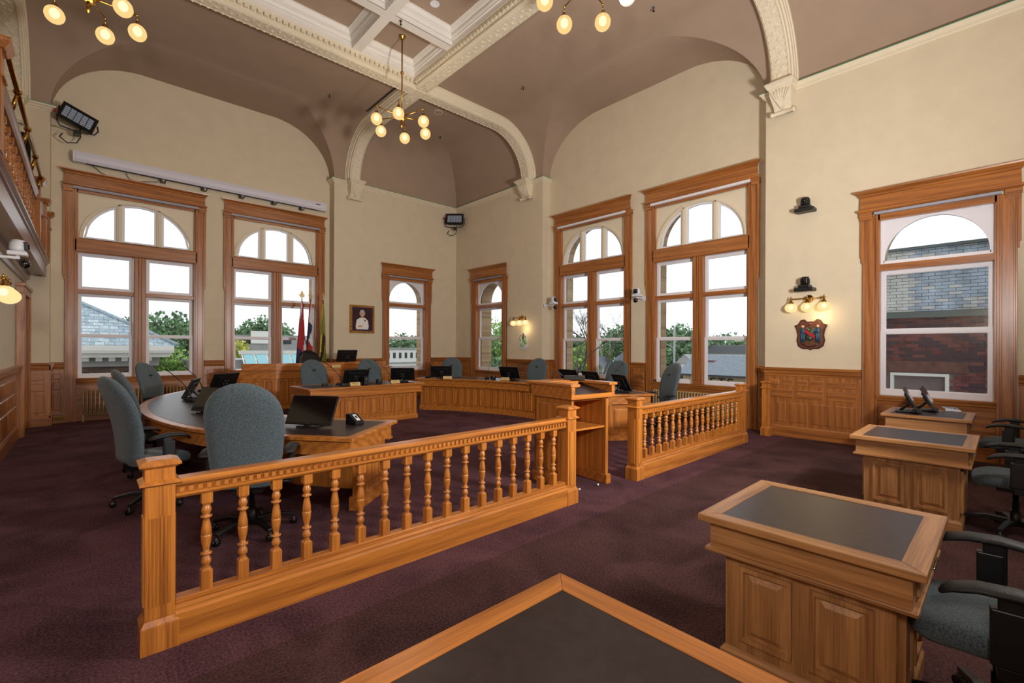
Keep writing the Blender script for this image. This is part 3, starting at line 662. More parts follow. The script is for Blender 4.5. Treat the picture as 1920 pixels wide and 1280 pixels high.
# ---------------------------------------------------------------- railings
def newel(parent,x,y,h=1.0,flute=True,nm='newel_post'):
    mb=M(); a=.065
    mb.box(x-.082,y-.082,0,x+.082,y+.082,.14); mb.frus((x-.082,y-.082,x+.082,y+.082),.14,(x-a,y-a,x+a,y+a),.17)
    mb.box(x-a,y-a,.17,x+a,y+a,.97*h); mb.box(x-.088,y-.088,.872*h,x+.088,y+.088,.882*h); mb.frus((x-.088,y-.088,x+.088,y+.088),.882*h,(x-a,y-a,x+a,y+a),.897*h)
    mb.frus((x-a,y-a,x+a,y+a),.955*h,(x-.085,y-.085,x+.085,y+.085),.97*h); mb.box(x-.09,y-.09,.97*h,x+.09,y+.09,.985*h); mb.frus((x-.09,y-.09,x+.09,y+.09),.985*h,(x-.055,y-.055,x+.055,y+.055),1.0*h)
    p=O(nm,mb,'oak_z',parent,bev=.003)
    f=M()
    if flute:
        for k in range(6):
            u=-.04+k*.016
            f.box(x+u-.0045,y-a-.005,.24,x+u+.0045,y-a+.002,.70); f.box(x+u-.0045,y+a-.002,.24,x+u+.0045,y+a+.005,.70)
            f.box(x-a-.005,y+u-.0045,.24,x-a+.002,y+u+.0045,.70); f.box(x+a-.002,y+u-.0045,.24,x+a+.005,y+u+.0045,.70)
    else: f.box(x-.04,y-a-.006,.2,x+.04,y-a,.74); f.box(x-a-.006,y-.04,.2,x-a,y+.04,.74)
    O('reeding' if flute else 'inset_panel',f,'oak_z',p if False else parent)
def railing(label,x0,x1,fl0):
    t=thing('balustrade',label,'railing',((x0+x1)/2,3.085,0)); c=(x0+x1)/2
    newel(t,x0-c,0,flute=fl0); newel(t,x1-c,0,flute=False)
    a,b=x0+.065-c,x1-.065-c
    mb=M().ext([(-.075,0),(.075,0),(.075,.165),(.062,.18),(.062,.192),(.05,.205),(-.05,.205),(-.062,.192),(-.062,.18),(-.075,.165)],a,b,'yz'); O('base_board',mb,'oak_x',t)
    O('bottom_rail',M().box(a,-.036,.205,b,.036,.232),'oak_x',t,bev=.003)
    mb=M().ext([(-.03,.775),(.03,.775),(.045,.79),(.045,.80),(.038,.803),(.038,.842),(.055,.846),(.062,.856),(.062,.868),(.045,.882),(-.045,.882),(-.062,.868),(-.062,.856),(-.055,.846),(-.038,.842),(-.038,.803),(-.045,.80),(-.045,.79)],a,b,'yz'); O('handrail',mb,'oak_x',t)
    d=M(); x=a+.02
    while x<b-.015:
        for s in (-1,1): d.box(x,min(s*.036,s*.052),.81,x+.022,max(s*.036,s*.052),.838)
        x+=.0415
    O('dentils',d,'oak_x',t,kind='stuff')
    n=17; first=None
    for k in range(n):
        x=x0-c+.215+k*(x1-x0-.43)/(n-1)
        if first is None: first=O('baluster',baluster_mesh(.545),'oak_z',t); first.location=(x,0,.232)
        else: inst(first,t,(x,0,.232))
    return t
railing('long oak balustrade in the foreground in front of the curved table and lectern',.285,3.64,True)
railing('oak balustrade between the lectern and the right wall',4.905,8.19,False)
t=thing('newel_post','single oak gate post standing against the panelled right wall with metal latch plates','post',(9.18,3.01,0)); newel(t,0,0,flute=False,nm='shaft')
for z in (.3,.72): O('latch_plate',M().box(-.02,-.075,z,.02,-.068,z+.1),'chrome',t)
# ---------------------------------------------------------------- desks
def desk(name,label,cat,loc,rot,W,D,H,npan,wd='pale',fz=.13,side=True,group=None,inset=.10,pl=.08,knob=False):
    t=thing(name,label,cat,loc,rot,group); h0=H-.035
    bw=.085
    mb=M(); outer=[(0,0),(W,0),(W,D),(0,D)]; inner=[(bw,bw),(W-bw,bw),(W-bw,D-bw),(bw,D-bw)]
    # mitred frame in four pieces
    for i,ax in ((0,'x'),(1,'y'),(2,'x'),(3,'y')):
        j=(i+1)%4; P=[outer[i],outer[j],inner[j],inner[i]]; O('top_frame',M().ext(P,h0,H,'xy'),wd+'_'+ax,t,bev=.004)
    O('leather_inset',M().box(bw-.002,bw-.002,h0,W-bw+.002,D-bw+.002,H-.003),'leather',t,label='dark leather writing surface')
    g=.045
    O('fascia',M().box(g,g,h0-fz,W-g,D-g,h0),wd+'_x',t)
    mb=M(); mb.box(g-.02,g-.02,h0-fz-.02,W-g+.02,D-g+.02,h0-fz); O('ledge',mb,wd+'_x',t,bev=.005)
    i=inset; zt=h0-fz-.02
    O('body',M().box(i,i,.0,W-i,D-i,zt),wd+'_z',t)
    mb=M().box(i-.02,i-.02,0,W-i+.02,D-i+.02,pl); mb.frus((i-.02,i-.02,W-i+.02,D-i+.02),pl,(i,i,W-i,D-i),pl+.025); O('plinth',mb,wd+'_x',t)
    def pans(L0,L1,n,fn):
        st=.07; pw=(L1-L0-(n+1)*st)/n
        for k in range(n):
            a=L0+st+k*(pw+st); z0,z1=pl+.08,zt-.05
            mb=M(); mb.ringext([(a,z0),(a+pw,z0),(a+pw,z1),(a,z1)],[(a+.022,z0+.022),(a+pw-.022,z0+.022),(a+pw-.022,z1-.022),(a+.022,z1-.022)],-.022,.0)
            mb.raised(a+.036,z0+.036,a+pw-.036,z1-.036,0,.014,.024)
            o=O('panel',mb.xf(fn),wd+'_z',t)
    pans(i,W-i,npan,Matrix.Translation((0,i,0)))
    if side:
        k=max(1,round((D-2*i)/((W-2*i)/npan)))
        pans(i,D-i,k,Matrix.Translation((W-i,0,0))@Matrix.Rotation(PI/2,4,'Z'))
        pans(i,D-i,k,Matrix.Translation((i,D,0))@Matrix.Rotation(-PI/2,4,'Z'))
    if knob:
        O('drawer_front',M().box(W-g,g+.1,h0-fz+.015,W-g+.012,D-g-.1,h0-.015),wd+'_x',t,bev=.003)
        O('drawer_pull',M().box(W-g+.012,D/2-.06,h0-.08,W-g+.035,D/2+.06,h0-.065),'chrome',t,bev=.003)
    return t
# small members' desks on the right, front (panelled) face toward -X ; local x -> -Y
desk('member_desk','nearest paneled oak desk with dark leather top at lower right','desk',(2.285,1.07,0),-PI/2,.87,.885,.76,2,knob=True)
desk('member_desk','oak desk in the middle of the right row with reflective leather top','desk',(5.46,1.05,0),-PI/2,.87,.93,.76,2,knob=True)
desk('member_desk','farthest oak desk of the right row under the window carrying two monitors','desk',(7.62,1.13,0),-PI/2,.85,.95,.76,2,knob=True)
desk('member_desk','oak framed dark leather desk corner filling the bottom centre foreground','desk',(.40,1.135,0),-PI/2,.94,.90,.76,2,wd='oak')
# clerk desk
CR=math.radians(2.5)
desk('clerk_desk','long oak clerk desk with raised panels in front of the mayor dais','desk',(3.03,8.83,0),CR,2.56,1.0,.80,8,wd='oak',fz=.15,inset=.12)
# ---------------------------------------------------------------- curved tables
def offset_poly(pts,d):
    out=[];n=len(pts)
    for i,p in enumerate(pts):
        a=Vector(pts[max(0,i-1)]);b=Vector(pts[min(n-1,i+1)]); t=(b-a).normalized(); nn=Vector((t.y,-t.x)); q=Vector(p)+nn*d; out.append((q.x,q.y))
    return out
def catmull(P,n=6):
    out=[]
    for i in range(len(P)-1):
        p0=P[max(0,i-1)];p1=P[i];p2=P[i+1];p3=P[min(len(P)-1,i+2)]
        for k in range(n):
            t=k/n; out.append(tuple(.5*((2*p1[j])+(-p0[j]+p2[j])*t+(2*p0[j]-5*p1[j]+4*p2[j]-p3[j])*t*t+(-p0[j]+3*p1[j]-3*p2[j]+p3[j])*t**3) for j in (0,1)))
    out.append(tuple(P[-1])); return out
def strip(mb,A,B,z0,z1,cap=True):
    n=len(A); v=[(x,y,z) for L in (A,B) for z in (z0,z1) for x,y in L]
    f=[]
    for i in range(n-1):
        f+=[(n+i,n+i+1,3*n+i+1,3*n+i),(i,i+1,2*n+i+1,2*n+i),(i,i+1,n+i+1,n+i),(2*n+i,2*n+i+1,3*n+i+1,3*n+i)]
    f+=[(0,n,3*n,2*n),(n-1,2*n-1,4*n-1,3*n-1)]
    return mb.add(v,f)
def bench(name,label,outer,D,H,sgn,npan,fz=.14,endw=.085):
    """outer: seat side polyline; body with panels on inner side (offset D)."""
    t=thing(name,label,'bench',(0,0,0)); c=(sum(p[0] for p in outer)/len(outer),sum(p[1] for p in outer)/len(outer)); t.location=(c[0],c[1],0)
    outer=[(p[0]-c[0],p[1]-c[1]) for p in outer]
    off=lambda d: offset_poly(outer,sgn*d)
    def trim(L,e):   # shorten ends by e metres
        L=[Vector(p) for p in L]
        d=(L[1]-L[0]); L[0]=L[0]+d.normalized()*min(e,d.length*.9); d=(L[-2]-L[-1]); L[-1]=L[-1]+d.normalized()*min(e,d.length*.9); return [tuple(p) for p in L]
    O('desktop',strip(M(),off(0),off(D),H-.035,H),'oak_x',t,bev=.004)
    O('leather_inset',strip(M(),trim(off(.09),.09),trim(off(D-.12),.09),H-.02,H+.002),'leather',t,label='brown leather writing surface')
    O('fascia',strip(M(),trim(off(.05),.05),trim(off(D-.06),.05),H-.035-fz,H-.034),'oak_x',t)
    O('ledge',strip(M(),trim(off(D-.14),.04),trim(off(D-.04),.04),H-.055-fz,H-.035-fz),'oak_x',t)
    zt=H-.055-fz
    O('modesty_panel',strip(M(),trim(off(D-.16),.10),trim(off(D-.12),.10),0,zt),'oak_z',t)
    O('plinth',strip(M(),trim(off(D-.15),.08),trim(off(D-.095),.08),0,.1),'oak_x',t)
    # end pedestals
    for e in (0,-1):
        I=off(.30 if e==0 else .30)[e]; J=off(D-.14)[e]; I,J=Vector(I),Vector(J)
        nb=Vector(outer[1 if e==0 else -2]); d=(nb-Vector(outer[e])).normalized()
        P=[I+d*.09,J+d*.09,J+d*.15,I+d*.15]; O('end_panel',M().ext([tuple(p) for p in P],0,zt,'xy'),'oak_z',t)
        Q=[I+d*.07-(J-I).normalized()*.03,J+d*.07,J+d*.17,I+d*.17-(J-I).normalized()*.03]; O('end_plinth',M().ext([tuple(p) for p in Q],0,.13,'xy'),'oak_x',t)
        # raised panel on the end
        w_=(J-I).length; u=(J-I).normalized(); mb=M(); A=.1; base_=I+d*.09
        for o,(aa,bb,zz0,zz1) in ((.0,(.08,w_-.06,.2,zt-.06)),):
            q=[base_+u*aa,base_+u*bb]; o1=-d*.014
            V=[(*(q[0]),zz0),(*(q[1]),zz0),(*(q[1]),zz1),(*(q[0]),zz1)]; c2=.03
            q2=[base_+u*(aa+c2)+o1,base_+u*(bb-c2)+o1]; V+=[(*(q2[0]),zz0+c2),(*(q2[1]),zz0+c2),(*(q2[1]),zz1-c2),(*(q2[0]),zz1-c2)]
            mb.add(V,[(4,5,6,7),(0,1,5,4),(1,2,6,5),(2,3,7,6),(3,0,4,7)])
        O('panel',mb,'oak_z',t)
    # raised panels along inner face
    F=trim(off(D-.12),.16); seg=[0]
    for a,b in zip(F,F[1:]): seg.append(seg[-1]+math.dist(a,b))
    def at(s):
        for i in range(len(F)-1):
            if s<=seg[i+1]+1e-9: k=(s-seg[i])/(seg[i+1]-seg[i]); a,b=Vector(F[i]),Vector(F[i+1]); tt=(b-a).normalized(); return a.lerp(b,k),Vector((tt.y,-tt.x))*sgn
        return Vector(F[-1]),Vector((tt.y,-tt.x))*sgn
    st=.07; pw=(seg[-1]-(npan+1)*st)/npan
    for k in range(npan):
        a=st+k*(pw+st); mb=M(); p0,n0=at(a);p1,n1=at(a+pw); q0,_=at(a+.02);q1,_=at(a+pw-.02); z0,z1=.18,zt-.04
        def V(p,n,d,z): r=p+n*d; return (r.x,r.y,z)
        mb.add([V(p0,n0,-.01,z0),V(p1,n1,-.01,z0),V(p1,n1,-.01,z1),V(p0,n0,-.01,z1),V(q0,n0,.012,z0+.02),V(q1,n1,.012,z0+.02),V(q1,n1,.012,z1-.02),V(q0,n0,.012,z1-.02)],[(4,5,6,7),(0,1,5,4),(1,2,6,5),(2,3,7,6),(3,0,4,7)])
        g0,g1=a-.022,a+pw+.022; e=[at(max(0,q)) for q in (g0,a-.004,a+pw+.004,g1)]; zz=[z0-.022,z0-.004,z1+.004,z1+.022]
        for (pa,na),(pb,nb) in ((e[0],e[1]),(e[2],e[3])): mb.add([V(pa,na,0,zz[0]),V(pb,nb,0,zz[0]),V(pb,nb,0,zz[3]),V(pa,na,0,zz[3]),V(pa,na,.032,zz[0]),V(pb,nb,.032,zz[0]),V(pb,nb,.032,zz[3]),V(pa,na,.032,zz[3])],[(4,5,6,7),(0,1,5,4),(1,2,6,5),(2,3,7,6),(3,0,4,7)])
        for k0 in (0,2): mb.add([V(e[1][0],e[1][1],0,zz[k0]),V(e[2][0],e[2][1],0,zz[k0]),V(e[2][0],e[2][1],0,zz[k0+1]),V(e[1][0],e[1][1],0,zz[k0+1]),V(e[1][0],e[1][1],.032,zz[k0]),V(e[2][0],e[2][1],.032,zz[k0]),V(e[2][0],e[2][1],.032,zz[k0+1]),V(e[1][0],e[1][1],.032,zz[k0+1])],[(4,5,6,7),(0,1,5,4),(1,2,6,5),(2,3,7,6),(3,0,4,7)])
        O('panel',mb,'oak_z',t)
    return t
outL=catmull([(1.78,4.06),(1.38,4.56),(.95,5.22),(.66,6.05),(.51,7.2),(.56,8.4),(.85,9.55),(1.35,10.55),(1.75,11.1)],4)
bench('curved_bench','large curved oak council table on the left with leather top',outL,1.08,.76,1,26)
def arc(cx,cy,r,a0,a1,n): return [(cx+r*math.cos(math.radians(a0+(a1-a0)*i/n)),cy+r*math.sin(math.radians(a0+(a1-a0)*i/n))) for i in range(n+1)]
outR=arc(2.7,7.2,5.45,-34,41,26)
bench('curved_bench','long curved oak council bench on the right sweeping in front of the corner windows',outR,.92,.80,-1,30)
# dais
da=thing('mayor_dais','carpeted raised platform carrying the paneled oak mayor desk','platform',(4.3,12.0,0)); 
O('platform',M().box(-2.0,-.75,0,2.0,.9,.16),'carpet',da)
md=thing('mayor_desk','tall two-tier oak mayor desk with raised panels on the dais','desk',(4.3,11.3,.16))
F=[(-1.85,.32),(-1.15,0),(1.15,0),(1.85,.32)]
def dd(mb,d,z0,z1,back=.55): 
    P=[(F[0][0]-d*.7,F[0][1]-d*.7),(F[1][0]-d*.3,-d),(F[2][0]+d*.3,-d),(F[3][0]+d*.7,F[3][1]-d*.7),(F[3][0]+d*.7,F[3][1]+back),(F[0][0]-d*.7,F[0][1]+back)]
    return mb.ext(P,z0,z1,'xy')
O('body',dd(M(),0,.0,.70),'oak_z',md); O('plinth',dd(M(),.025,0,.10),'oak_x',md); O('cornice',dd(M(),.035,.70,.73),'oak_x',md); O('fascia',dd(M(),.02,.73,.88),'oak_x',md); O('ledge',dd(M(),.07,.88,.91),'oak_x',md,bev=.004)
P=[(F[0][0]+.1,F[0][1]+.03),(F[1][0]+.03,.08),(F[2][0]-.03,.08),(F[3][0]-.1,F[3][1]+.03),(F[3][0]-.1,F[3][1]+.08),(F[2][0]-.05,.14),(F[1][0]+.05,.14),(F[0][0]+.1,F[0][1]+.08)]
O('upper_shelf',M().ext(P,.91,1.04,'xy'),'oak_x',md,bev=.003)
for (a,b,n) in ((F[0],F[1],3),(F[1],F[2],9),(F[2],F[3],3)):
    a,b=Vector(a),Vector(b); L=(b-a).length; ang=math.atan2((b-a).y,(b-a).x); pw=(L-.05*(n+1))/n
    for k in range(n):
        x=.05+k*(pw+.05); O('panel',M().ringext([(x,.14),(x+pw,.14),(x+pw,.67),(x,.67)],[(x+.03,.17),(x+pw-.03,.17),(x+pw-.03,.64),(x+.03,.64)],-.03,0).raised(x+.045,.185,x+pw-.045,.625,0,.016,.028).xf(Matrix.Translation((a.x,a.y,0))@Matrix.Rotation(ang,4,'Z')),'oak_z',md)
# ---------------------------------------------------------------- lectern  (open shelf side faces -Y, local)
LR=math.radians(-6)
t=thing('lectern','tall oak lectern with sloped top and open shelf in the railing gap','lectern',(3.93,3.27,0),LR)
w_,d_=.60,.64
O('side_panel',M().box(0,0,0,.035,d_,1.04),'oak_z',t,bev=.003); O('side_panel',M().box(w_-.045,0,0,w_,d_,1.04),'oak_z',t,bev=.003)
O('back_panel',M().box(0,d_-.03,0,w_,d_,1.04),'oak_z',t); O('shelf',M().box(.035,.02,.66,w_-.045,d_-.03,.685),'oak_x',t,bev=.002); O('inner_top',M().box(.03,.0,1.0,w_-.03,d_,1.04),'oak_x',t)
mb=M(); mb.box(-.022,-.022,0,.045,d_+.022,.11); mb.box(w_-.055,-.022,0,w_+.022,d_+.022,.11); mb.box(.0,d_-.05,0,w_,d_+.022,.11); O('plinth',mb,'oak_x',t,bev=.006)
for k in range(2):
    a=.07+k*.27; mb=M().raised(-(a+.22),.16,-a,.96,0,.014,.025).xf(Matrix.Rotation(-PI/2,4,'Z')); 
    O('panel',M().raised(a,.16,a+.22,.96,0,.014,.025).xf(Matrix.Translation((0,d_,0))@Matrix.Rotation(-PI/2,4,'Z')),'oak_z',t)
# head box: walls left, right, back ; sloped leather inside
o=.05
hd=M(); hd.box(-o,-o,1.04,.0,d_+o,1.165); hd.box(w_,-o,1.04,w_+o,d_+o,1.165); hd.box(-o,d_,1.04,w_+o,d_+o,1.165)
O('head_box',hd,'oak_x',t); O('head_ledge',M().ringext([(-o-.015,-o-.015),(w_+o+.015,-o-.015),(w_+o+.015,d_+o+.015),(-o-.015,d_+o+.015)],[(0,0),(w_,0),(w_,d_),(0,d_)],1.025,1.045,'xy'),'oak_x',t,bev=.003)
O('front_lip',M().box(-.005,-o,1.04,w_+.005,-.02,1.075),'oak_x',t)
O('top_cap',M().box(-o-.03,-o-.02,1.165,.06,d_+o+.03,1.195),'oak_y',t,bev=.004); O('top_cap',M().box(w_-.06,-o-.02,1.165,w_+o+.03,d_+o+.03,1.195),'oak_y',t,bev=.004); O('top_cap',M().box(.06,d_-.16,1.165,w_-.06,d_+o+.03,1.195),'oak_x',t,bev=.004)
O('slope',M().add([(0,-.02,1.075),(w_,-.02,1.075),(w_,d_-.16,1.16),(0,d_-.16,1.16)],[(0,1,2,3)]),'leather',t,label='sloped dark reading surface')
O('book_stop',M().box(.02,d_-.24,1.14,w_-.1,d_-.21,1.185),'oak_x',t)
for x in (.12,.42): O('cable_clip',M().lathe([(.001,0),(.012,.0),(.012,.02),(.001,.02)],8,(x,-.005,.004)),'camwhite',t)
# ---------------------------------------------------------------- chairs (front = +Y)
def chair(label,loc,rot,fab='fabric',H=1.31,group='high-backed swivel chairs'):
    t=thing('swivel_chair',label,'chair',loc,rot,group)
    z0,z1=.45,H; rows=18; seg=22; v=[];f=[]
    def hw(u):
        if u<.12: return .215+.04*(u/.12)**.6*1.0-(.05*(1-u/.12)**2)
        if u<.62: return .255+.035*math.sin(PI/2*(u-.12)/.5)
        q=(u-.62)/.38; return .29*max(0.0,1-q**2.4)**.5
    us=[0,.015,.05,.1,.18,.28,.38,.48,.58,.66,.73,.79,.84,.885,.92,.95,.975,.99,1.0]
    for u in us:
        W=max(.004,hw(min(u,.9995))); T=.055*min(1,(u/.05+.25))*(1 if u<.85 else max(.12,math.sqrt(max(0,1-((u-.85)/.15)**2))))
        z=z0+(z1-z0)*u; yc=-.22-.17*u**1.3+.035*math.sin(PI*u*1.1)
        for k in range(seg):
            a=2*PI*k/seg; c,s=math.cos(a),math.sin(a); x=W*math.copysign(abs(c)**.75,c); y=T*math.copysign(abs(s)**.8,s)
            v.append((x,yc+y+.35*x*x,z))
    n=len(us)
    for i in range(n-1):
        for k in range(seg): k2=(k+1)%seg; f.append((i*seg+k,i*seg+k2,(i+1)*seg+k2,(i+1)*seg+k))
    f.append(tuple(reversed(range(seg)))); f.append(tuple((n-1)*seg+k for k in range(seg)))
    b=O('backrest',M().add(v,f,True),fab,t)
    if fab!='leatherblack':
        sm=M(); sm.sph((0,-.248,1.085),.05,8,5,.22,1.0,.35); O('stitched_tuck',sm,'fabricdark',t)
        cr_=M().tube([(0,-.242,1.07),(0,-.222,.9),(0,-.19,.72)],[.006,.009,.006],5); O('centre_seam',cr_,'fabric',t)
    v=[];f=[]; seg=24; zs=[(.425,.80),(.43,.93),(.455,1.0),(.49,1.0),(.515,.95),(.525,.8),(.53,.4)]
    for z,k_ in zs:
        for k in range(seg):
            a=2*PI*k/seg; c,s=math.cos(a),math.sin(a); x=.265*k_*math.copysign(abs(c)**.55,c); y=.26*k_*math.copysign(abs(s)**.6,s)+.02
            v.append((x,y,z-(.03*max(0,(y-.15)/.13) )))
    for i in range(len(zs)-1):
        for k in range(seg): k2=(k+1)%seg; f.append((i*seg+k,i*seg+k2,(i+1)*seg+k2,(i+1)*seg+k))
    f.append(tuple(reversed(range(seg)))); f.append(tuple((len(zs)-1)*seg+k for k in range(seg)))
    O('seat',M().add(v,f,True),fab,t)
    O('mechanism',M().box(-.11,-.16,.37,.11,.12,.43).box(-.035,-.24,.38,.035,-.1,.42).box(-.035,-.24,.38,.035,-.2,.55),'black',t)
    O('gas_lift',M().lathe([(.03,.09),(.034,.12),(.034,.2),(.026,.2),(.026,.28),(.02,.28),(.02,.38)],12),'black',t)
    leg0=cast0=None
    for k in range(5):
        a=2*PI*k/5+.3
        if leg0 is None:
            mb=M(); mb.sweep([(-.5,-.5),(.5,-.5),(.5,.5),(-.5,.5)],[((.02,0,.10),(0,.06,0),(0,0,.05)),((.18,0,.115),(0,.045,0),(0,0,.035)),((.33,0,.085),(0,.035,0),(0,0,.025))])
            leg0=O('base_arm',mb,'black',t,bev=.004); leg0.rotation_euler=(0,0,a)
            cm=M(); 
            for s in (-1,1): cm.lathe([(.001,.0),(.026,.0),(.029,.006),(.029,.016),(.026,.02),(.001,.02)],12,(.0,s*.014-.01,.029),'y')
            cm.lathe([(.001,.03),(.02,.03),(.022,.055),(.012,.065),(.008,.08),(.001,.08)],8)
            cast0=O('caster',cm,'black',t); cast0.location=(.33*math.cos(a),.33*math.sin(a),0); cast0.rotation_euler=(0,0,a+.6)
        else:
            o=inst(leg0,t,(0,0,0),a); inst(cast0,t,(.33*math.cos(a),.33*math.sin(a),0),a+.6+k)
    for s in (-1,1):
        mb=M(); x=s*.315
        mb.box(x-.012,-.05,.45,x+.016,.03,.71); mb.box(x-.024,-.04,.46,x+.024,.05,.665); mb.box(min(x,s*.12),-.04,.405,max(x,s*.12),.03,.43); mb.box(x-.012,-.05,.405,x+.016,.03,.46)
        ar=O('armrest',mb,'black',t,bev=.006)
        fr=[]
        for y,z,ww,hh in [(-.16,.695,.022,.006),(-.155,.703,.042,.013),(-.11,.715,.05,.018),(-.02,.725,.051,.02),(.08,.72,.049,.019),(.15,.70,.044,.018),(.18,.68,.033,.013),(.188,.672,.013,.005)]:
            fr.append(((x,y,z),(ww,0,0),(0,0,hh)))
        O('arm_pad',M().sweep([(math.cos(2*PI*k/12),math.sin(2*PI*k/12)) for k in range(12)],fr,smooth=True),'blacksoft',ar)
    return t
def D(a): return math.radians(a)
ch=chair('large grey chair seen from behind between balustrade and table',(1.05,4.44,0),D(-25))
G='high-backed swivel chairs'
dup(ch,'grey chair in profile behind the leftmost balustrade post',(.50,5.90,0),D(-73),G)
dup(ch,'grey chair behind the leftmost near chair, facing the curved table',(.64,7.4,0),D(-84),G)
dup(ch,'grey chair under the left window facing the room, beyond the left curved table',(1.02,10.0,0),D(-125),G)
dup(ch,'grey chair behind the clerk desk directly in front of the black chair',(3.62,9.95,0),D(182),G)
dup(ch,'grey chair behind the clerk desk at its right, by the portrait',(4.88,9.95,0),D(178),G)
dup(ch,'grey chair at the right bench in the corner between the two small windows',(7.33,10.37,0),D(141),G)
dup(ch,'grey chair at the right bench below the green and white coat of arms',(8.56,8.45,0),D(108),G)
dup(ch,'grey chair at the right bench in front of the double window, behind the lectern',(8.58,6.05,0),D(88),G)
dup(ch,'grey chair at the near end of the right bench beside the right balustrade',(8.02,4.55,0),D(60),G)
dup(ch,'grey chair at the nearest right-hand desk, cut by the frame edge',(2.74,.02,0),D(5),G)
dup(ch,'grey chair at the middle right-hand desk',(5.91,-.05,0),D(3),G)
dup(ch,'grey chair at the farthest right-hand desk beneath the window',(8.07,-.03,0),D(-4),G)
chair('black leather high-backed chair at the mayor desk before the flags',(4.32,12.3,.16),D(180),'leatherblack',1.34,None)
# ---------------------------------------------------------------- monitors (screen faces +Y, leaning back toward -Y)
def monitor(label,loc,rot,tilt=27,W=.53,Hh=.32,lift=.03):
    t=thing('monitor',label,'monitor',loc,rot,'desk monitors'); R=Matrix.Translation((0,.07,lift))@Matrix.Rotation(D(tilt),4,'X')
    h=M().box(-W/2,-.022,0,W/2,0,Hh); h.frus((-W*.32,-.045,W*.32,-.022),Hh*.2,(-W*.32,-.045,W*.32,-.022),Hh*.8)
    O('housing',h.xf(R),'black',t,bev=.004)
    O('screen',M().box(-W/2+.012,-.001,.022,W/2-.012,.0015,Hh-.012).xf(R),'blackgloss',t)
    O('brand_badge',M().box(-.008,.0,.008,.008,.002,.014).xf(R),'chrome',t)
    v=M().box(-.05,-.06,Hh*.3,.05,-.044,Hh*.3+.1)
    O('mount_plate',v.xf(R),'black',t)
    c=M()
    for x,z in ((-.035,.02),(.035,.02),(0,.05),(-.03,.085),(.03,.085)): c.lathe([(.001,0),(.011,0),(.011,.004),(.001,.004)],6,(x,-.064,Hh*.3+z),'y')
    O('mount_screws',c.xf(R),'chrome',t)
    p=R@Vector((0,-.05,Hh*.38)); 
    O('stand_arm',M().tube([tuple(p),(0,-.12,.012)],.016,8),'black',t); O('stand_base',M().box(-.12,-.17,0,.12,.09,.014),'black',t,bev=.004)
    O('front_foot',M().box(-.03,.05,.01,.03,.09,lift+.012),'black',t)
    return t
mon=monitor('black monitor with dark screen on the near end of the left table',(1.73,4.96,.762),D(126),27)
mons=[('black monitor on the left table half hidden behind the nearest chair',(1.12,6.75,.762),D(112)),
('black monitor seen edge-on from behind in the middle of the left table',(1.22,8.9,.762),D(70)),
('black monitor with its back turned at the far end of the left table',(1.95,10.3,.762),D(28)),
('largest rear-facing monitor in the middle of the clerk desk',(4.18,9.38,.804),D(-4)),
('tilted rear-facing monitor at the right end of the clerk desk',(5.36,9.50,.804),D(-36)),
('rear-facing monitor on the right bench in front of the corner chair',(6.62,9.80,.804),D(-32)),
('rear-facing monitor on the right bench before the small lit sconce',(7.70,8.40,.804),D(-72)),
('monitor on the right bench half hidden behind the lectern microphone',(7.80,6.55,.804),D(-95)),
('monitor on the right bench between the lectern and chair by double window',(7.55,5.75,.804),D(-105)),
('black tilted monitor standing at the near end of the right bench beside the lectern',(7.12,4.75,.804),D(-118)),
('left of the two side-on monitors on the desk under the right window',(8.05,.86,.764),D(186)),
('right of the two side-on monitors on the desk under the right window',(8.42,.72,.764),D(183))]
for l,p,r_ in mons: dup(mon,l,p,r_,'desk monitors')
monitor('rear-facing monitor on top of the mayor desk',(4.98,11.72,1.07),D(2),20,lift=.14)
# ---------------------------------------------------------------- microphones
def mic(label,loc,rot,L=.42,lean=.22,base=True):
    t=thing('gooseneck_microphone',label,'microphone',loc,rot,'gooseneck microphones')
    O('mic_base',M().ext([(-.06,0),(.06,0),(.06,.02),(.03,.045),(-.05,.045),(-.06,.03)],-.05,.05,'yz'),'black',t,bev=.006)
    pts=[(0,0,.04),(0,.02,.12)]+[(0,.02+lean*((i/6)**1.4),.12+(L-.12)*i/6) for i in range(1,7)]
    O('gooseneck',M().tube(pts,[.009]*3+[.006]*5,6),'black',t)
    e=pts[-1]; d=(Vector(pts[-1])-Vector(pts[-2])).normalized(); q=Vector(e)+d*.05
    O('mic_head',M().tube([e,tuple(Vector(e)+d*.01),tuple(q)],[.006,.013,.011],8),'blacksoft',t)
    return t
m0=mic('long gooseneck microphone rising from the lectern top',(4.55,3.70,1.196),D(-130),.46,.32)
for l,p,r_ in [('gooseneck microphone on the left table leaning left over the second chair',(1.15,8.3,.762),D(50)),
('gooseneck microphone on the left table reaching toward the far left chair',(1.55,10.0,.762),D(47)),
('thin gooseneck microphone at the left of the clerk desk in front of a chair',(3.85,9.3,.804),D(47)),
('gooseneck microphone at the right of the clerk desk',(5.15,9.65,.804),D(50)),
('gooseneck microphone on the right bench left of the corner monitor',(6.45,10.15,.804),D(-60)),
('gooseneck microphone on the right bench near the framed arms',(7.35,8.85,.804),D(-60)),
('gooseneck microphone on the right bench beside the near chair',(7.2,5.2,.804),D(-125))]:
    dup(m0,l,p,r_,'gooseneck microphones')
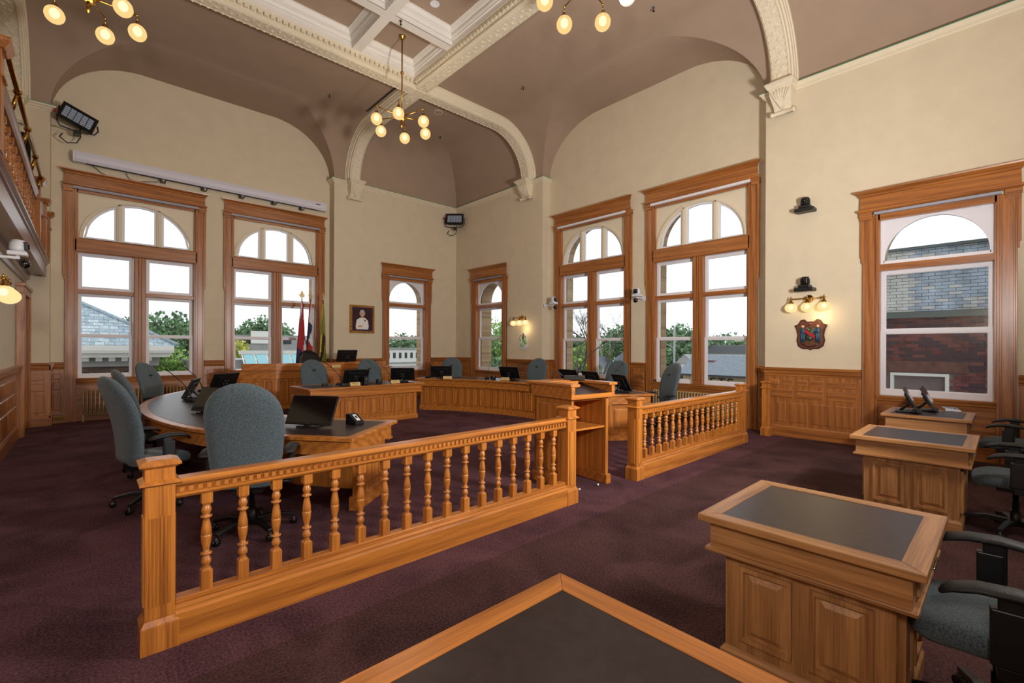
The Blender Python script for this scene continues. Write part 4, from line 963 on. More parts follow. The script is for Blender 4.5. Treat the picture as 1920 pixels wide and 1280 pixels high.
# ---------------------------------------------------------------- name plates
def plate(label,loc,rot):
    t=thing('name_plate',label,'sign',loc,rot,'desk name plates'); O('holder',M().ext([(-.03,0),(.03,0),(.012,.075),(0,.075)],-.11,.11,'yz'),'oak_x',t)
    O('face',M().add([(-.105,-.032,.006),(.105,-.032,.006),(.105,-.003,.073),(-.105,-.003,.073)],[(0,1,2,3)]),'plateface',t)
    mb=M()
    for z,w2 in ((.05,.07),(.022,.045)):
        y=-.0335+ (z/.075)*.031; 
        x=-w2
        while x<w2: mb.box(x,y-.001,z-.005,x+.009,y+.001,z+.005); x+=.013
    O('lettering',mb,'ink',t,kind='stuff'); return t
p0=plate('pale name plate at the left front of the clerk desk monitor',(3.98,8.97,.804),CR)
for l,p,r_ in [('pale name plate at the right of the clerk desk',(4.90,9.02,.804),CR),('pale name plate on the right bench by the corner monitor',(6.55,9.42,.804),D(-30)),('pale name plate on the right bench by the sconce monitor',(7.33,8.15,.804),D(-70)),('pale name plate at the far end of the left table',(2.35,10.4,.762),D(60)),('small name plate on the ledge of the mayor desk beside the chair',(4.55,11.36,1.072),D(0))]:
    dup(p0,l,p,r_,'desk name plates')
# vote timer box on left table
t=thing('timer_box','small black wedge-shaped timer with white label at the table end','device',(2.13,4.80,.762),D(18)); 
O('case',M().ext([(-.08,0),(.08,0),(.08,.11),(.03,.11),(-.08,.03)],-.055,.055,'yz'),'black',t,bev=.004)
sl=math.atan2(.08,.11)
O('label_sticker',M().box(-.022,-.045,.001,.022,.05,.003).xf(Matrix.Translation((0,-.025,.07))@Matrix.Rotation(sl,4,'X')),'camwhite',t); O('digits',M().box(-.013,-.01,.003,.013,.03,.004).xf(Matrix.Translation((0,-.025,.07))@Matrix.Rotation(sl,4,'X')),'ink',t)
# small black devices on desks
for i,(nm,l,p,s) in enumerate([('tissue_box','small black box standing on the clerk desk beside the large monitor',(4.62,9.2,.804),(.05,.05,.10)),('camera_unit','black cylinder-like webcam unit before the large clerk monitor',(4.28,9.12,.804),(.05,.04,.17)),('cable_bundle','coil of dark cables at the left end of the clerk desk',(3.42,9.08,.804),None),('cable_bundle','dark cables beside the second microphone on the clerk desk',(3.72,9.12,.804),None),('speaker_box','small black speaker on the right bench left of a monitor',(7.35,8.62,.804),(.05,.05,.09)),('phone_dock','dark phone dock on the left table beside an edge-on monitor',(1.30,7.25,.762),None),('laptop_dock','black device lying on the lectern top under the microphone',(4.28,3.66,1.196),None)]):
    t=thing(nm,l,'device',p,0)
    if s: O('case',M().box(-s[0],-s[1],0,s[0],s[1],s[2]),'black',t,bev=.008); O('lens',M().lathe([(.001,0),(.014,0),(.014,.004),(.001,.004)],8,(0,-s[1]-.003,s[2]*.7),'y'),'chrome',t)
    elif nm=='cable_bundle':
        mb=M(); pts=[(.06*math.cos(a)+.01*math.sin(3*a),.05*math.sin(a),.012+.05*abs(math.sin(a*.7))) for a in [k*.5 for k in range(22)]]; mb.tube(pts,.008,6); O('cable',mb,'black',t); O('plug',M().box(.05,-.02,0,.13,.02,.05),'black',t,bev=.006)
    elif nm=='phone_dock': O('case',M().ext([(-.09,0),(.09,0),(.09,.09),(.05,.09),(-.09,.025)],-.07,.07,'yz'),'black',t,bev=.005); O('handset',M().box(-.06,-.02,.06,-.02,.09,.11),'black',t,bev=.008)
    else: t.rotation_euler=(0,0,D(-50)); t.location=(4.50,3.70,1.197); O('case',M().ext([(-.09,0),(.09,0),(.07,.05),(-.05,.035)],-.13,.13,'yz'),'black',t,bev=.006); O('cable',M().tube([(-.12,0,.02),(-.2,.0,.09),(-.26,-.02,.08),(-.28,-.04,.0)],.006,6),'black',t)
t=thing('keypad_phone','small white keypad telephone on the desk under the right window','telephone',(8.6,.52,.764),D(15)); O('body',M().ext([(-.08,0),(.08,0),(.08,.04),(-.08,.02)],-.11,.11,'yz'),'camwhite',t,bev=.004)
mb=M()
for i in range(5):
    for j in range(3): mb.box(-.085+i*.036,-.055+j*.04,.03,-.06+i*.036,-.03+j*.04,.043)
O('keys',mb,'screengrey',t,kind='stuff'); 
# ---------------------------------------------------------------- radiators
def radiator(label,loc,rot,W,n,h0=.12,h1=.66):
    t=thing('radiator',label,'radiator',loc,rot,'cast iron radiators'); s0=None
    for k in range(n):
        x=-W/2+W*k/(n-1)
        if s0 is None:
            mb=M(); 
            for y in (-.06,.0,.06): mb.tube([(0,y,h0+.02),(0,y,h1-.02)],.013,6)
            mb.sph((0,0,h0+.02),.022,8,5,1,.9,3.6); mb.sph((0,0,h1-.02),.022,8,5,1,.9,3.6); s0=O('fin',mb,'radiator',t); s0.location=(x,0,0)
        else: inst(s0,t,(x,0,0))
    O('feet',M().box(-W/2-.012,-.07,0,-W/2+.012,.07,h0+.02).box(W/2-.012,-.07,0,W/2+.012,.07,h0+.02),'radiator',t)
    O('pipe',M().tube([(-W/2,0,h0+.02),(W/2,0,h0+.02)],.012,6),'radiator',t)
radiator('gold cast iron radiator under the leftmost window',(W1,YA-.14,0),0,1.85,30)
radiator('gold cast iron radiator under the second left window',(W2,YA-.14,0),0,1.85,30)
radiator('gold cast iron radiator under the window behind the right balustrade',(XB-.14,W4,0),PI/2,1.85,30)
radiator('gold cast iron radiator under the right window behind the curved bench',(XB-.14,W3,0),PI/2,1.85,30)
# ---------------------------------------------------------------- chandeliers and sconces
def chandelier(label,x,y,a0,off=None):
    t=thing('chandelier',label,'chandelier',(x,y,7.97),0,'six-globe brass chandeliers'); Z=7.95
    O('canopy',M().lathe([(.001,0),(.075,0),(.07,-.02),(.035,-.05),(.02,-.1),(.001,-.1)],16),'brass',t)
    O('stem',M().tube([(0,0,-.05),(0,0,-1.62)],.014,8).sph((0,0,-.75),.035,10,7),'brass',t)
    O('hub',M().sph((0,0,-1.66),.095,16,10,.8).lathe([(.001,-1.74),(.03,-1.75),(.02,-1.8),(.03,-1.83),(.001,-1.87)],10),'brass',t)
    for k in range(6):
        a=D(a0+60*k); ca,sa=math.cos(a),math.sin(a); r_=.53
        ar=O('arm',M().tube([(.07*ca,.07*sa,-1.64),(r_*ca,r_*sa,-1.60)],[.012,.009],8).sph((r_*ca,r_*sa,-1.60),.018,8,6).tube([(r_*ca,r_*sa,-1.60),(r_*ca,r_*sa,-1.68)],.006,6).lathe([(.012,-1.68),(.03,-1.69),(.042,-1.74),(.05,-1.745),(.05,-1.755)],12,(r_*ca,r_*sa,0)),'brass',t)
        lit=(off!=k)
        O('globe',M().sph((r_*ca,r_*sa,-1.85),.110,18,12,1.05),'globe' if lit else 'globe_off',ar,label=None if lit else 'unlit frosted globe')
        if lit: O('lamp_bulb',M().sph((r_*ca,r_*sa,-1.83),.055,10,7,1.2),'filament',ar)
    l=bpy.data.lights.new('chandelier_light','POINT'); l.energy=45; l.color=(1,.84,.64); l.shadow_soft_size=.35
    ob=bpy.data.objects.new('chandelier_light',l); sc.collection.objects.link(ob); ob.parent=t; ob.location=(0,0,-2.05)
    return t
chandelier('brass chandelier of six lit globes hanging at the ceiling centre',4.73,8.47,-126)
chandelier('brass chandelier of lit globes cut off by the top left edge',.0,8.47,-110)
chandelier('brass chandelier at the top edge with one unlit globe',4.73,3.73,-168,2)
def sconce(label,loc,rot,n=3,sp=.25,pj=.12):
    t=thing('wall_sconce',label,'sconce',loc,rot)   # local: wall at y=0, room toward -y
    O('back_plate',M().lathe([(.001,0),(.07,0),(.065,-.015),(.03,-.03),(.001,-.03)],16,(0,0,0),'y'),'brass',t)
    O('bracket',M().tube([(0,-.02,-.02),(0,-pj+.03,-.03),(0,-pj,0)],.012,8),'brass',t)
    hw=sp*(n-1)/2; O('bar',M().tube([(-hw,-pj,0),(hw,-pj,0)],.011,8),'brass',t)
    for k in range(n):
        x=-hw+k*sp
        O('fitter',M().sph((x,-pj,.0),.024,8,6).lathe([(.001,.05),(.008,.045),(.012,.03),(.008,.02),(.012,0)],8,(x,-pj,0)).lathe([(.014,-.02),(.02,-.04),(.045,-.075),(.05,-.085)],12,(x,-pj,0)),'brass',t)
        gg=O('globe',M().sph((x,-pj,-.155),.098,16,12,.86),'bulb',t); O('lamp_bulb',M().sph((x,-pj,-.145),.036,10,7,1.1),'filament',gg)
    l=bpy.data.lights.new('sconce_light','POINT'); l.energy=3; l.color=(1,.72,.38); l.shadow_soft_size=.1
    ob=bpy.data.objects.new('sconce_light',l); sc.collection.objects.link(ob); ob.parent=t; ob.location=(hw*.8,-pj-.04,-.33)
    return t
sconce('three-globe brass sconce above the carved wooden shield',(XE,2.385,2.475),-PI/2)
sconce('small lit three-globe brass sconce near the corner window',(XE,9.66,2.46),-PI/2)
t=sconce('brass wall lamp with amber glass globe at the left edge under the gallery',(XD,7.46,2.305),PI/2,3,.25,.25)
# ---------------------------------------------------------------- wall pieces
# carved shield
t=thing('carved_shield','carved wooden shield with two painted blue figures on the right wall','plaque',(XE,2.355,1.84),-PI/2)
sh=[(0,.27),(.05,.23),(.10,.275),(.15,.26),(.19,.19),(.25,.17),(.22,.10),(.20,.0),(.215,-.1),(.19,-.2),(.12,-.25),(.04,-.25),(0,-.27)]
sh=[(x*1.0,z) for x,z in sh]; full=sh+[(-x,z) for x,z in reversed(sh[1:-1])]
full=[(0 if abs(x)<1e-6 else x, z) for x,z in full]; full[0]=(0,.235)
O('board',M().ext(full,-.025,0,'xz'),'shieldrim',t); O('field',M().ext([(x*.92,z*.93) for x,z in full],-.04,-.02,'xz'),'shieldwood',t)
for s in (-1,1):
    mb=M(); mb.sph((s*.115,-.05,.145),.026,8,6); O('figure_head',mb,'skin',t)
    O('painted_figure',M().sph((s*.115,-.045,.065),.04,8,6,1.5,1,.5).tube([(s*.10,-.045,.02),(s*.10,-.045,-.13)],[.026,.018],6).tube([(s*.13,-.045,.02),(s*.13,-.045,-.13)],[.026,.018],6).tube([(s*.09,-.05,.09),(s*.05,-.055,.03)],.013,6),'blue',t)
O('green_mantle',M().sph((.0,-.045,.04),.07,9,6,1,1,.35).sph((-.02,-.045,-.05),.06,9,6,1,1,.35).sph((.03,-.045,.09),.05,9,6,.8,1,.3),'darkgreen',t)
O('red_ribbon',M().add([(-.09,-.075,.05),(-.06,-.075,.09),(.08,-.075,-.02),(.07,-.075,-.07),(-.09,-.06,.05),(-.06,-.06,.09),(.08,-.06,-.02),(.07,-.06,-.07)],[(0,1,2,3),(7,6,5,4),(0,4,5,1),(1,5,6,2),(2,6,7,3),(3,7,4,0)]),'red',t)
O('crest_animal',M().sph((0,-.045,.19),.035,8,6,.6,1,.4),'redbrick2',t); O('silver_bands',M().tube([(-.05,-.06,.12),(-.01,-.065,.07)],.008,6).tube([(.0,-.06,-.09),(.02,-.065,-.06)],.014,6),'chrome',t)
O('scroll_foot',M().tube([(-.15,-.045,-.15),(-.07,-.05,-.19),(0,-.05,-.21),(.07,-.05,-.19),(.15,-.045,-.15)],.014,6),'shieldrim',t)
# small green arms
t=thing('coat_of_arms','small green and white painted coat of arms below corner sconce','plaque',(XE,9.60,1.79),-PI/2)
bo=[(.0,.26),(.06,.22),(.12,.19),(.13,.08),(.17,.02),(.15,-.1),(.17,-.18),(.1,-.23),(0,-.26)]; full=bo+[(-x,z) for x,z in reversed(bo[1:-1])]
O('backing',M().ext(full,-.02,0,'xz'),'flagwhite',t)
O('green_shield',M().ext([(-.09,.03),(.09,.03),(.085,-.1),(0,-.2),(-.085,-.1)],-.028,-.018,'xz'),'lime',t)
O('white_bends',M().ext([(-.09,.0),(-.06,.03),(.065,-.13),(.045,-.15)],-.033,-.026,'xz').ext([(-.09,-.05),(-.075,-.03),(.03,-.16),(.015,-.18)],-.033,-.026,'xz'),'flagwhite',t)
for x,z in ((-.09,.15),(.1,.1),(.07,.13),(.12,-.07),(-.12,.03),(-.09,-.15)): O('green_leaf',M().ext([(x-.03,z),(x,z-.035),(x+.03,z),(x,z+.035)],-.027,-.019,'xz'),'lime',t)
O('black_crest',M().ext([(-.03,.04),(.03,.04),(.02,.12),(.03,.2),(0,.22),(-.02,.14)],-.03,-.02,'xz'),'black',t); O('red_cap',M().ext([(-.03,.13),(.03,.13),(.025,.18),(-.02,.18)],-.034,-.028,'xz'),'red',t)
# portrait
t=thing('framed_portrait','gilt framed portrait of an elderly woman in white dress','picture',(5.955,YN,2.405))
fw=M(); rr=[(-.38,-.41),(.38,-.41),(.38,.41),(-.38,.41)]; ri=[(-.315,-.345),(.315,-.345),(.315,.345),(-.315,.345)]
fw.ringext(rr,[(x*.93,z*.935) for x,z in rr],-.03,0); fw.ringext([(x*.93,z*.935) for x,z in rr],ri,-.045,0); O('gilt_frame',fw,'gilt',t)
O('mat_border',M().box(-.325,-.02,-.355,.325,-.015,.355),'purple',t); O('backdrop',M().box(-.29,-.024,-.325,.29,-.02,.325),'maroon',t)
def oval(cx,cz,rx,rz,n=16): return [(cx+rx*math.cos(2*PI*i/n),cz+rz*math.sin(2*PI*i/n)) for i in range(n)]
O('dress',M().ext([(-.19,-.3),(-.2,-.2),(-.17,-.02),(-.07,.04),(.0,.05),(.09,.04),(.17,-.04),(.2,-.2),(.18,-.3)],-.028,-.024,'xz'),'whitedress',t)
O('neck',M().ext([(-.035,.03),(.035,.03),(.03,.1),(-.03,.1)],-.029,-.024,'xz'),'skin',t)
O('hair',M().ext(oval(.0,.17,.085,.095),-.029,-.024,'xz'),'hair',t); O('face',M().ext(oval(-.005,.15,.055,.072),-.032,-.028,'xz'),'skin',t)
O('tiara',M().ext([(-.07,.235),(-.04,.265),(0,.275),(.04,.265),(.07,.235),(.03,.25),(-.03,.25)],-.032,-.028,'xz'),'flagwhite',t)
O('hands',M().ext(oval(-.07,-.21,.08,.03),-.032,-.028,'xz'),'skin',t); O('brooch',M().ext(oval(.08,-.04,.02,.035,8),-.032,-.028,'xz'),'ink',t)
O('facial_features',M().box(-.03,-.034,.158,-.012,-.032,.166).box(.006,-.034,.158,.024,-.032,.166).box(-.016,-.034,.112,.012,-.032,.118),'ink',t)
# projector screen housing
t=thing('projection_screen_case','long white retracted projection screen housing above the left windows','projection screen',(2.37,YA,5.42))
O('case',M().ext([(-.05,0),(-.16,.0),(-.2,.06),(-.2,.13),(-.18,.215),(-.05,.215)],-2.56,2.56,'yz'),'screenwhite',t,bev=.006)
for s in (-1,1): O('end_cap',M().ext([(-.04,-.005),(-.165,-.005),(-.205,.06),(-.205,.13),(-.185,.22),(-.04,.22)],s*2.56,s*2.6,'yz'),'camwhite',t,bev=.004)
O('screen_slot',M().box(-2.4,-.15,-.012,2.4,-.1,.002),'black',t); O('badge',M().box(2.3,-.206,.13,2.42,-.2,.155),'navy',t)
for x in (-1.1,-.3,.5,1.25,1.95): O('mounting_bracket',M().box(x-.05,-.16,-.07,x+.05,0,-.01),'black',t); 
for x in (-1.1,-.3,.5,1.25,1.95): O('spot_head',M().lathe([(.001,0),(.03,0),(.03,.06),(.001,.06)],10,(x,-.17,-.08)),'chrome',t)
O('cable',M().tube([(-2.3,-.1,-.01),(-2.15,-.06,-.12),(-1.95,-.04,-.17)],.008,6).tube([(-1.75,-.06,-.02),(-1.7,-.06,-.13),(-1.55,-.06,-.15),(-1.2,-.08,-.08)],.008,6),'black',t)
# floodlights
def flood(label,loc,rot,tilt,roll=0,s=1.0):
    t=thing('floodlight',label,'floodlight',loc,rot); R=Matrix.Rotation(D(roll),4,'Y')@Matrix.Rotation(D(tilt),4,'X')@Matrix.Scale(s,4)
    O('housing',M().frus((-.3,-.19,.3,.19),-.0,(-.22,-.12,.22,.12),.2).xf(R@Matrix.Rotation(-PI/2,4,'X')),'lampmetal',t,bev=.008)
    O('visor',M().ringext([(-.31,-.2),(.31,-.2),(.31,.2),(-.31,.2)],[(-.265,-.15),(.265,-.15),(.265,.15),(-.265,.15)],-.03,.03).xf(R),'lampmetal',t)
    mb=M()
    for i in range(5):
        for j in range(6):
            x=-.25+i*.102; z=-.14+j*.048; mb.box(x,-.012,z,x+.09,-.004,z+.036)
    O('louvre_lenses',mb.xf(R),'lampglass',t,kind='stuff')
    O('yoke',M().tube([tuple(R@Vector(p)) for p in [(-.33,0,.05)]]+[(-.34*s,.0,-.18*s),(-.28*s,.02,-.27*s),(0,.04,-.29*s),(.28*s,.02,-.27*s),(.34*s,0,-.18*s)]+[tuple(R@Vector((.33,0,.05)))],.014,6),'lampmetal',t)
    O('clamp',M().box(-.05*s,.02,-.36*s,.05*s,.2,-.26*s),'lampmetal',t,bev=.01)
    O('knob',M().lathe([(.001,0),(.035,0),(.04,.03),(.001,.03)],10,(-.38*s,0,.02),'x'),'red',t)
    O('cable',M().tube([(.05*s,.1,-.1*s),(.06*s,.1,-.38*s),(.0,.12,-.52*s),(-.15*s,.14,-.56*s),(-.27*s,.16,-.46*s),(-.22*s,.2,-.36*s)],.012,6),'lampmetal',t)
    return t
flood('black stage floodlight on the wall above the left projection case',(-.15,YN-.05,6.24),D(10),-14,20,.92)
flood('black floodlight mounted in the far corner near the ceiling',(9.02,12.6,5.88),D(-43),-18,0,.95)
# PTZ cameras
def ptz(label,loc,rot,mt='camwhite',arm=True,black=False):
    t=thing('dome_camera',label,'camera',loc,rot)   # local: wall at +y
    O('camera_base',M().ext([(-.09,0),(.07,0),(.09,.02),(.09,.05),(-.09,.05),(-.11,.03)],-.085,.085,'xz').xf(Matrix.Identity(4)) if False else M().box(-.09,-.085,0,.09,.085,.05),mt,t,bev=.012)
    O('camera_head',M().lathe([(.06,.05),(.075,.08),(.072,.15),(.055,.19),(.001,.2)],16),mt,t)
    O('lens_block',M().box(-.05,-.09,.07,.05,-.03,.17),'black',t,bev=.012); O('lens',M().lathe([(.001,0),(.03,0),(.03,-.012),(.001,-.012)],12,(0,-.09,.12),'y'),'blackgloss',t)
    if arm:
        O('wall_arm',M().box(-.02,-.02,-.04,.02,.30,-.01).box(-.05,.29,-.08,.05,.31,.03).box(-.015,-.015,-.04,.015,.015,0),mt,t,bev=.003)
        O('under_dome',M().sph((0,-.06,-.09),.055,12,8),'blackgloss',t)
    else: O('wall_shelf',M().box(-.15,-.10,-.06,.15,.1,-.0),'black',t,bev=.012); O('status_light',M().box(-.10,-.093,-.012,-.06,-.089,-.004),'green',t)
    return t
ptz('white dome camera on a bracket under the gallery at the left',(-.62,8.15,2.68),PI/2)
ptz('white dome camera on wall bracket left of the double window',(9.42,8.50,2.79),0)
ptz('white dome camera on the casing between the two tall right windows',(9.33,5.83,2.78),-PI/2)
ptz('upper black camera on a wall shelf high on the right wall',(9.24,2.42,4.05),-PI/2,'black',False)
ptz('lower black camera on a wall shelf just above the sconce',(9.24,2.42,2.66),-PI/2,'black',False)
# gallery TV
t=thing('television','black flat television on the left pier above the gallery','television',(-.98,12.9,5.28)); O('screen',M().box(-.34,-.03,-.42,.17,.05,.42),'blackgloss',t,bev=.01); O('wall_mount',M().box(-.1,.05,-.1,.0,.06,.1),'black',t)
# floor vent & outlet
t=thing('floor_register','small brass vent set in the baseboard near the left window','vent',(-.43,YA-.045,.09)); O('grille',M().box(-.09,-.01,-.045,.09,0,.045),'brass',t); O('slots',M().box(-.07,-.013,-.02,.07,-.009,-.008).box(-.07,-.013,.008,.07,-.009,.02),'ink',t)
# sprinklers, speaker, downlights, slot vent
for l,(x,y,z) in [('sprinkler head on the ceiling above the left windows',(4.30,11.2,ZC)),('sprinkler head above the corner window vault',(7.5,11.2,ZC)),('sprinkler head on the ceiling above the tall right windows',(7.49,7.74,ZC)),('sprinkler head near the right lunette at the top',(7.45,4.34,ZC)),('sprinkler head on the coffer bar above the chandelier',(4.27,7.70,ZB))]:
    t=thing('sprinkler',l,'sprinkler',(x,y,z)); O('collar',M().lathe([(.001,0),(.035,0),(.03,-.012),(.001,-.012)],10),'chrome',t); O('nozzle',M().tube([(0,0,-.01),(0,0,-.07)],.01,6).lathe([(.001,-.08),(.022,-.08),(.022,-.07),(.001,-.07)],8),'black',t)
t=thing('ceiling_speaker','round flush ceiling speaker in the corner vault','speaker',(6.7,10.1,ZC)); O('grille',M().lathe([(.001,-.012),(.09,-.012),(.1,-.006),(.1,0),(.001,0)],20),'ceilbrown',t)
O('rim',M().lathe([(.1,-.002),(.105,-.014),(.112,-.014),(.115,0)],20),'trim',t)
for l,(x,y) in [('recessed black downlight in the left coffer at the top edge',(3.1,8.5)),('recessed black downlight in the upper centre coffer',(4.72,7.25))]:
    t=thing('downlight',l,'downlight',(x,y,7.968)); O('aperture',M().lathe([(.001,-.004),(.07,-.004),(.07,0),(.001,0)],16),'black',t); O('ring',M().lathe([(.07,-.006),(.085,-.012),(.092,0)],16),'white',t)
t=thing('slot_diffuser','long dark slot air diffuser beside the ceiling rib','vent',(5.32,10.6,ZC)); O('slot',M().box(-.03,-.75,-.006,.03,.75,0),'black',t); O('edge',M().box(-.04,-.75,-.012,-.03,.75,0).box(.03,-.75,-.012,.04,.75,0),'ceilbrown',t)
# ---------------------------------------------------------------- flags
def flag(label,loc,cols,rot,h=2.75,seed=1,fr='gold'):
    rnd=random.Random(seed); t=thing('flag',label,'flag',loc,rot); 
    O('flag_pole',M().tube([(0,0,.03),(0,0,h)],.014,8),'brass',t); O('stand',M().lathe([(.16,0),(.16,.02),(.05,.04),(.03,.12),(.001,.12)],16),'brass',t)
    mp=[(-.008,0),(.008,0),(.012,.02),(.045,.012),(.035,.04),(.06,.07),(.028,.065),(.018,.11),(0,.14),(-.018,.11),(-.028,.065),(-.06,.07),(-.035,.04),(-.045,.012),(-.012,.02)]
    O('leaf_finial',M().ext([(x*1.5,z*1.4+h) for x,z in mp],-.01,.01,'xz'),'paleg',t)
    rows=18; seg=28; mb=M(); v=[]
    for i in range(rows+1):
        u=i/rows; z=h-.12-u*1.65
        R=.022+.075*u**.8
        for k in range(seg):
            a=2*PI*k/seg; rr_=R*(1+.32*math.sin(a*5+u*1.5+seed)*u**.5); v.append((rr_*math.cos(a)*1.15-.03*u,rr_*math.sin(a)*.8,z-.10*u*math.sin(a*2.5+seed)))
    mats=list(dict.fromkeys(cols_ for row in cols for cols_ in row)); mb.v=v
    for i in range(rows):
        row=cols[min(len(cols)-1,int(i/rows*len(cols)))]
        for k in range(seg):
            k2=(k+1)%seg; sl_=int((k/seg*len(row)+i*.12)%len(row)); mb.f.append((i*seg+k,i*seg+k2,(i+1)*seg+k2,(i+1)*seg+k)); mb.sm.append(True); mb.mi.append(mats.index(row[sl_]))
    O('draped_cloth',mb,mats,t,kind=None)
    O('fringe',M().tube([v[rows*seg+k] for k in range(seg//2)],.012,5).tube([v[i*seg+3] for i in range(8,rows+1)],.01,5),fr,t)
    return t
flag('left flag, draped red, white and navy with gold fringe',(4.18,12.72,.16),[['flagwhite','red','flagwhite','red'],['red','red','flagwhite','red'],['red','flagwhite','navy','red'],['navy','flagwhite','red','navy']],0,2.72,1)
flag('middle flag, draped red and white before the window',(4.42,12.78,.16),[['flagwhite','red','flagwhite'],['flagwhite','red','navy'],['red','flagwhite','gold','red']],.6,2.72,2)
flag('right flag, draped green with gold beside the casing',(4.78,12.84,.16),[['flaggreen','flagyellow','flaggreen','flaggreen'],['flaggreen','flaggreen','flagyellow','maroon']],1.1,2.72,3)
# ---------------------------------------------------------------- outside
ext=[]
g=struct('ground',M().box(-40,-40,-5.3,140,140,-5.2),'asphalt')
def foliage(mb,blobs,n,s,rnd):
    tot=sum(b[3]**2 for b in blobs)
    for (x,y,z,r_) in blobs:
        for _ in range(int(n*r_*r_/tot)):
            u=Vector((rnd.gauss(0,1),rnd.gauss(0,1),rnd.gauss(0,.8))).normalized()*r_*(.55+.5*rnd.random()); c=Vector((x,y,z))+u
            a=Vector((rnd.gauss(0,1),rnd.gauss(0,1),rnd.gauss(0,1))).normalized(); b=a.cross(Vector((rnd.gauss(0,1),rnd.gauss(0,1),rnd.gauss(0,1)))).normalized(); q=s*(.6+.8*rnd.random())
            mb.add([c-a*q,c-b*q*.7,c+a*q,c+b*q*.7],[(0,1,2,3)])
def tree(label,x,y,ztop,r_,seed,leaf='leafdark',n=2600,s=.22,kind_='tree',group=None):
    rnd=random.Random(seed); t=thing('leafy_tree',label,'tree',(x,y,-5.2),0,group); H=ztop+5.2
    O('trunk',M().tube([(0,0,0),(.1,0,H*.35),(0,.1,H*.7)],[.28,.2,.1],8),'bark',t)
    bl=[(0,0,H-r_*.75,r_*.75)]
    for k in range(9):
        a=rnd.random()*2*PI; q=r_*(.35+.45*rnd.random()); bl.append((q*math.cos(a),q*math.sin(a),H-r_*(.7+.9*rnd.random()),r_*(.38+.25*rnd.random())))
    mb=M(); foliage(mb,bl,int(n*3.4),s*.8,rnd); O('crown',mb,leaf,t,kind='stuff'); return t
def bare(label,x,y,ztop,seed,spread=1.0,group=None):
    rnd=random.Random(seed); t=thing('bare_tree',label,'tree',(x,y,-5.2),0,group); H=ztop+5.2; mb=M()
    def br_(p,d,l,r_,lv):
        q=p+d*l; mb.tube([tuple(p),tuple(p.lerp(q,.5)+Vector((rnd.gauss(0,.04*l),rnd.gauss(0,.04*l),0))),tuple(q)],[r_,r_*.8,r_*.6],5 if lv<2 else 3,False)
        if lv<5:
            for _ in range(3 if lv<4 else 2):
                nd=(d+Vector((rnd.gauss(0,.5*spread),rnd.gauss(0,.5*spread),rnd.gauss(.1,.3)))).normalized(); br_(p.lerp(q,.5+.5*rnd.random()),nd,l*.68,r_*.55,lv+1)
    br_(Vector((0,0,0)),Vector((0,0,1)),H*.42,.2,0); O('branches',mb,'bark',t,kind='stuff'); return t
# north side
t=thing('neighbour_house','neighbouring brick house with pale slate hip roof and white eaves outside the left window','building',(0,22.6,-5.2))
O('brick_wall',M().box(-6,.3,0,2.0,8,6.0),'darkbrick',t)
O('frieze_board',M().box(-6,.15,6.02,2.1,.35,6.35),'extgrey',t); 
mb=M()
d0=None
for k in range(12):
    x=-2.2+k*.36
    if d0 is None: d0=O('eave_bracket',M().box(-.09,0,0,.09,.3,.14),'extwhite',t); d0.location=(x,-.05,6.22)
    else: inst(d0,t,(x,-.05,6.22))
O('soffit_board',M().box(-6,-.25,6.36,2.4,.4,6.5),'extwhite',t); O('gutter',M().ext([(-.45,6.62),(-.42,6.52),(-.3,6.5),(-.2,6.5),(-.2,6.8),(-.45,6.8)],-6,2.5,'yz'),'extwhite',t)
# slates: courses on a hip slope ; front eave y=-.4,z=6.8 rising north ; hip edge falling to the right
rnd=random.Random(5); mb=M(); mb2=M()
rise=.62; nc=26
for c in range(nc):
    y0=-.4+c*.2; z0=6.8+c*.2*rise; xr=2.6-(c*.2)*1.05; x=-4-((c%2)*.14)
    while x<xr:
        w__=.28; x1=min(x+w__-.012,xr)
        q=(mb if rnd.random()<.55 else mb2); dz=rnd.random()*.01+.012
        if x1>x: q.add([(x,y0-.01,z0+dz),(x1,y0-.01,z0+dz),(x1,y0+.24,z0+.24*rise),(x,y0+.24,z0+.24*rise),(x,y0-.01,z0-.01),(x1,y0-.01,z0-.01)],[(0,1,2,3),(4,5,1,0)])
        x+=w__
O('slates',mb,'slate',t,kind='stuff'); O('slates_pale',mb2,'slate2',t,kind='stuff')
O('hip_cap',M().tube([(2.6,-.4,6.85),(2.6-nc*.2*1.05,-.4+nc*.2,6.85+nc*.2*rise)],.07,6),'slate',t)
O('east_slope',M().add([(2.6,-.4,6.8),(2.6,12,6.8),(-2.8,12,9.9),(2.6-nc*.2*1.05,-.4+nc*.2,6.8+nc*.2*rise)],[(0,1,2,3)]),'slate',t)
tree('bright green bushy tree outside the left window beside the slate roof',2.75,25.5,1.5,1.9,11,'leafbright',2400,.12)
tree('tall dark tree behind the bright bush outside the left window',4.2,40,4.0,2.6,12,'leafdark',2600,.18)
tree('second dark tree behind the slate roof outside the left window',2.7,58,4.2,3.2,13,'leafdark',1600,.3)
for i,(x,zt,r_) in enumerate([(9.5,3.2,2.0),(11.6,4.3,2.4),(12.9,2.7,1.7)]): tree(['left dark tree outside the second window','tallest dark tree outside the second window','small dark tree right of the tallest outside the second window'][i],x,45,zt,r_,20+i,'leafdark',1600,.2)
tree('yellow-green shrub outside the second window at left',8.3,40,2.2,1.2,24,'leafyellow',900,.15); tree('yellow-green shrub outside the second window behind the flags',11.0,36,1.3,1.1,25,'leafyellow',900,.14)
t=thing('parking_deck','grey concrete parking deck outside the second window','building',(11,40,-5.2)); O('parapet',M().box(-4,0,6.3,8,.4,6.95),'extgrey',t); O('upper_wall',M().box(-4,1,6.9,8,6,7.7),'extgrey',t)
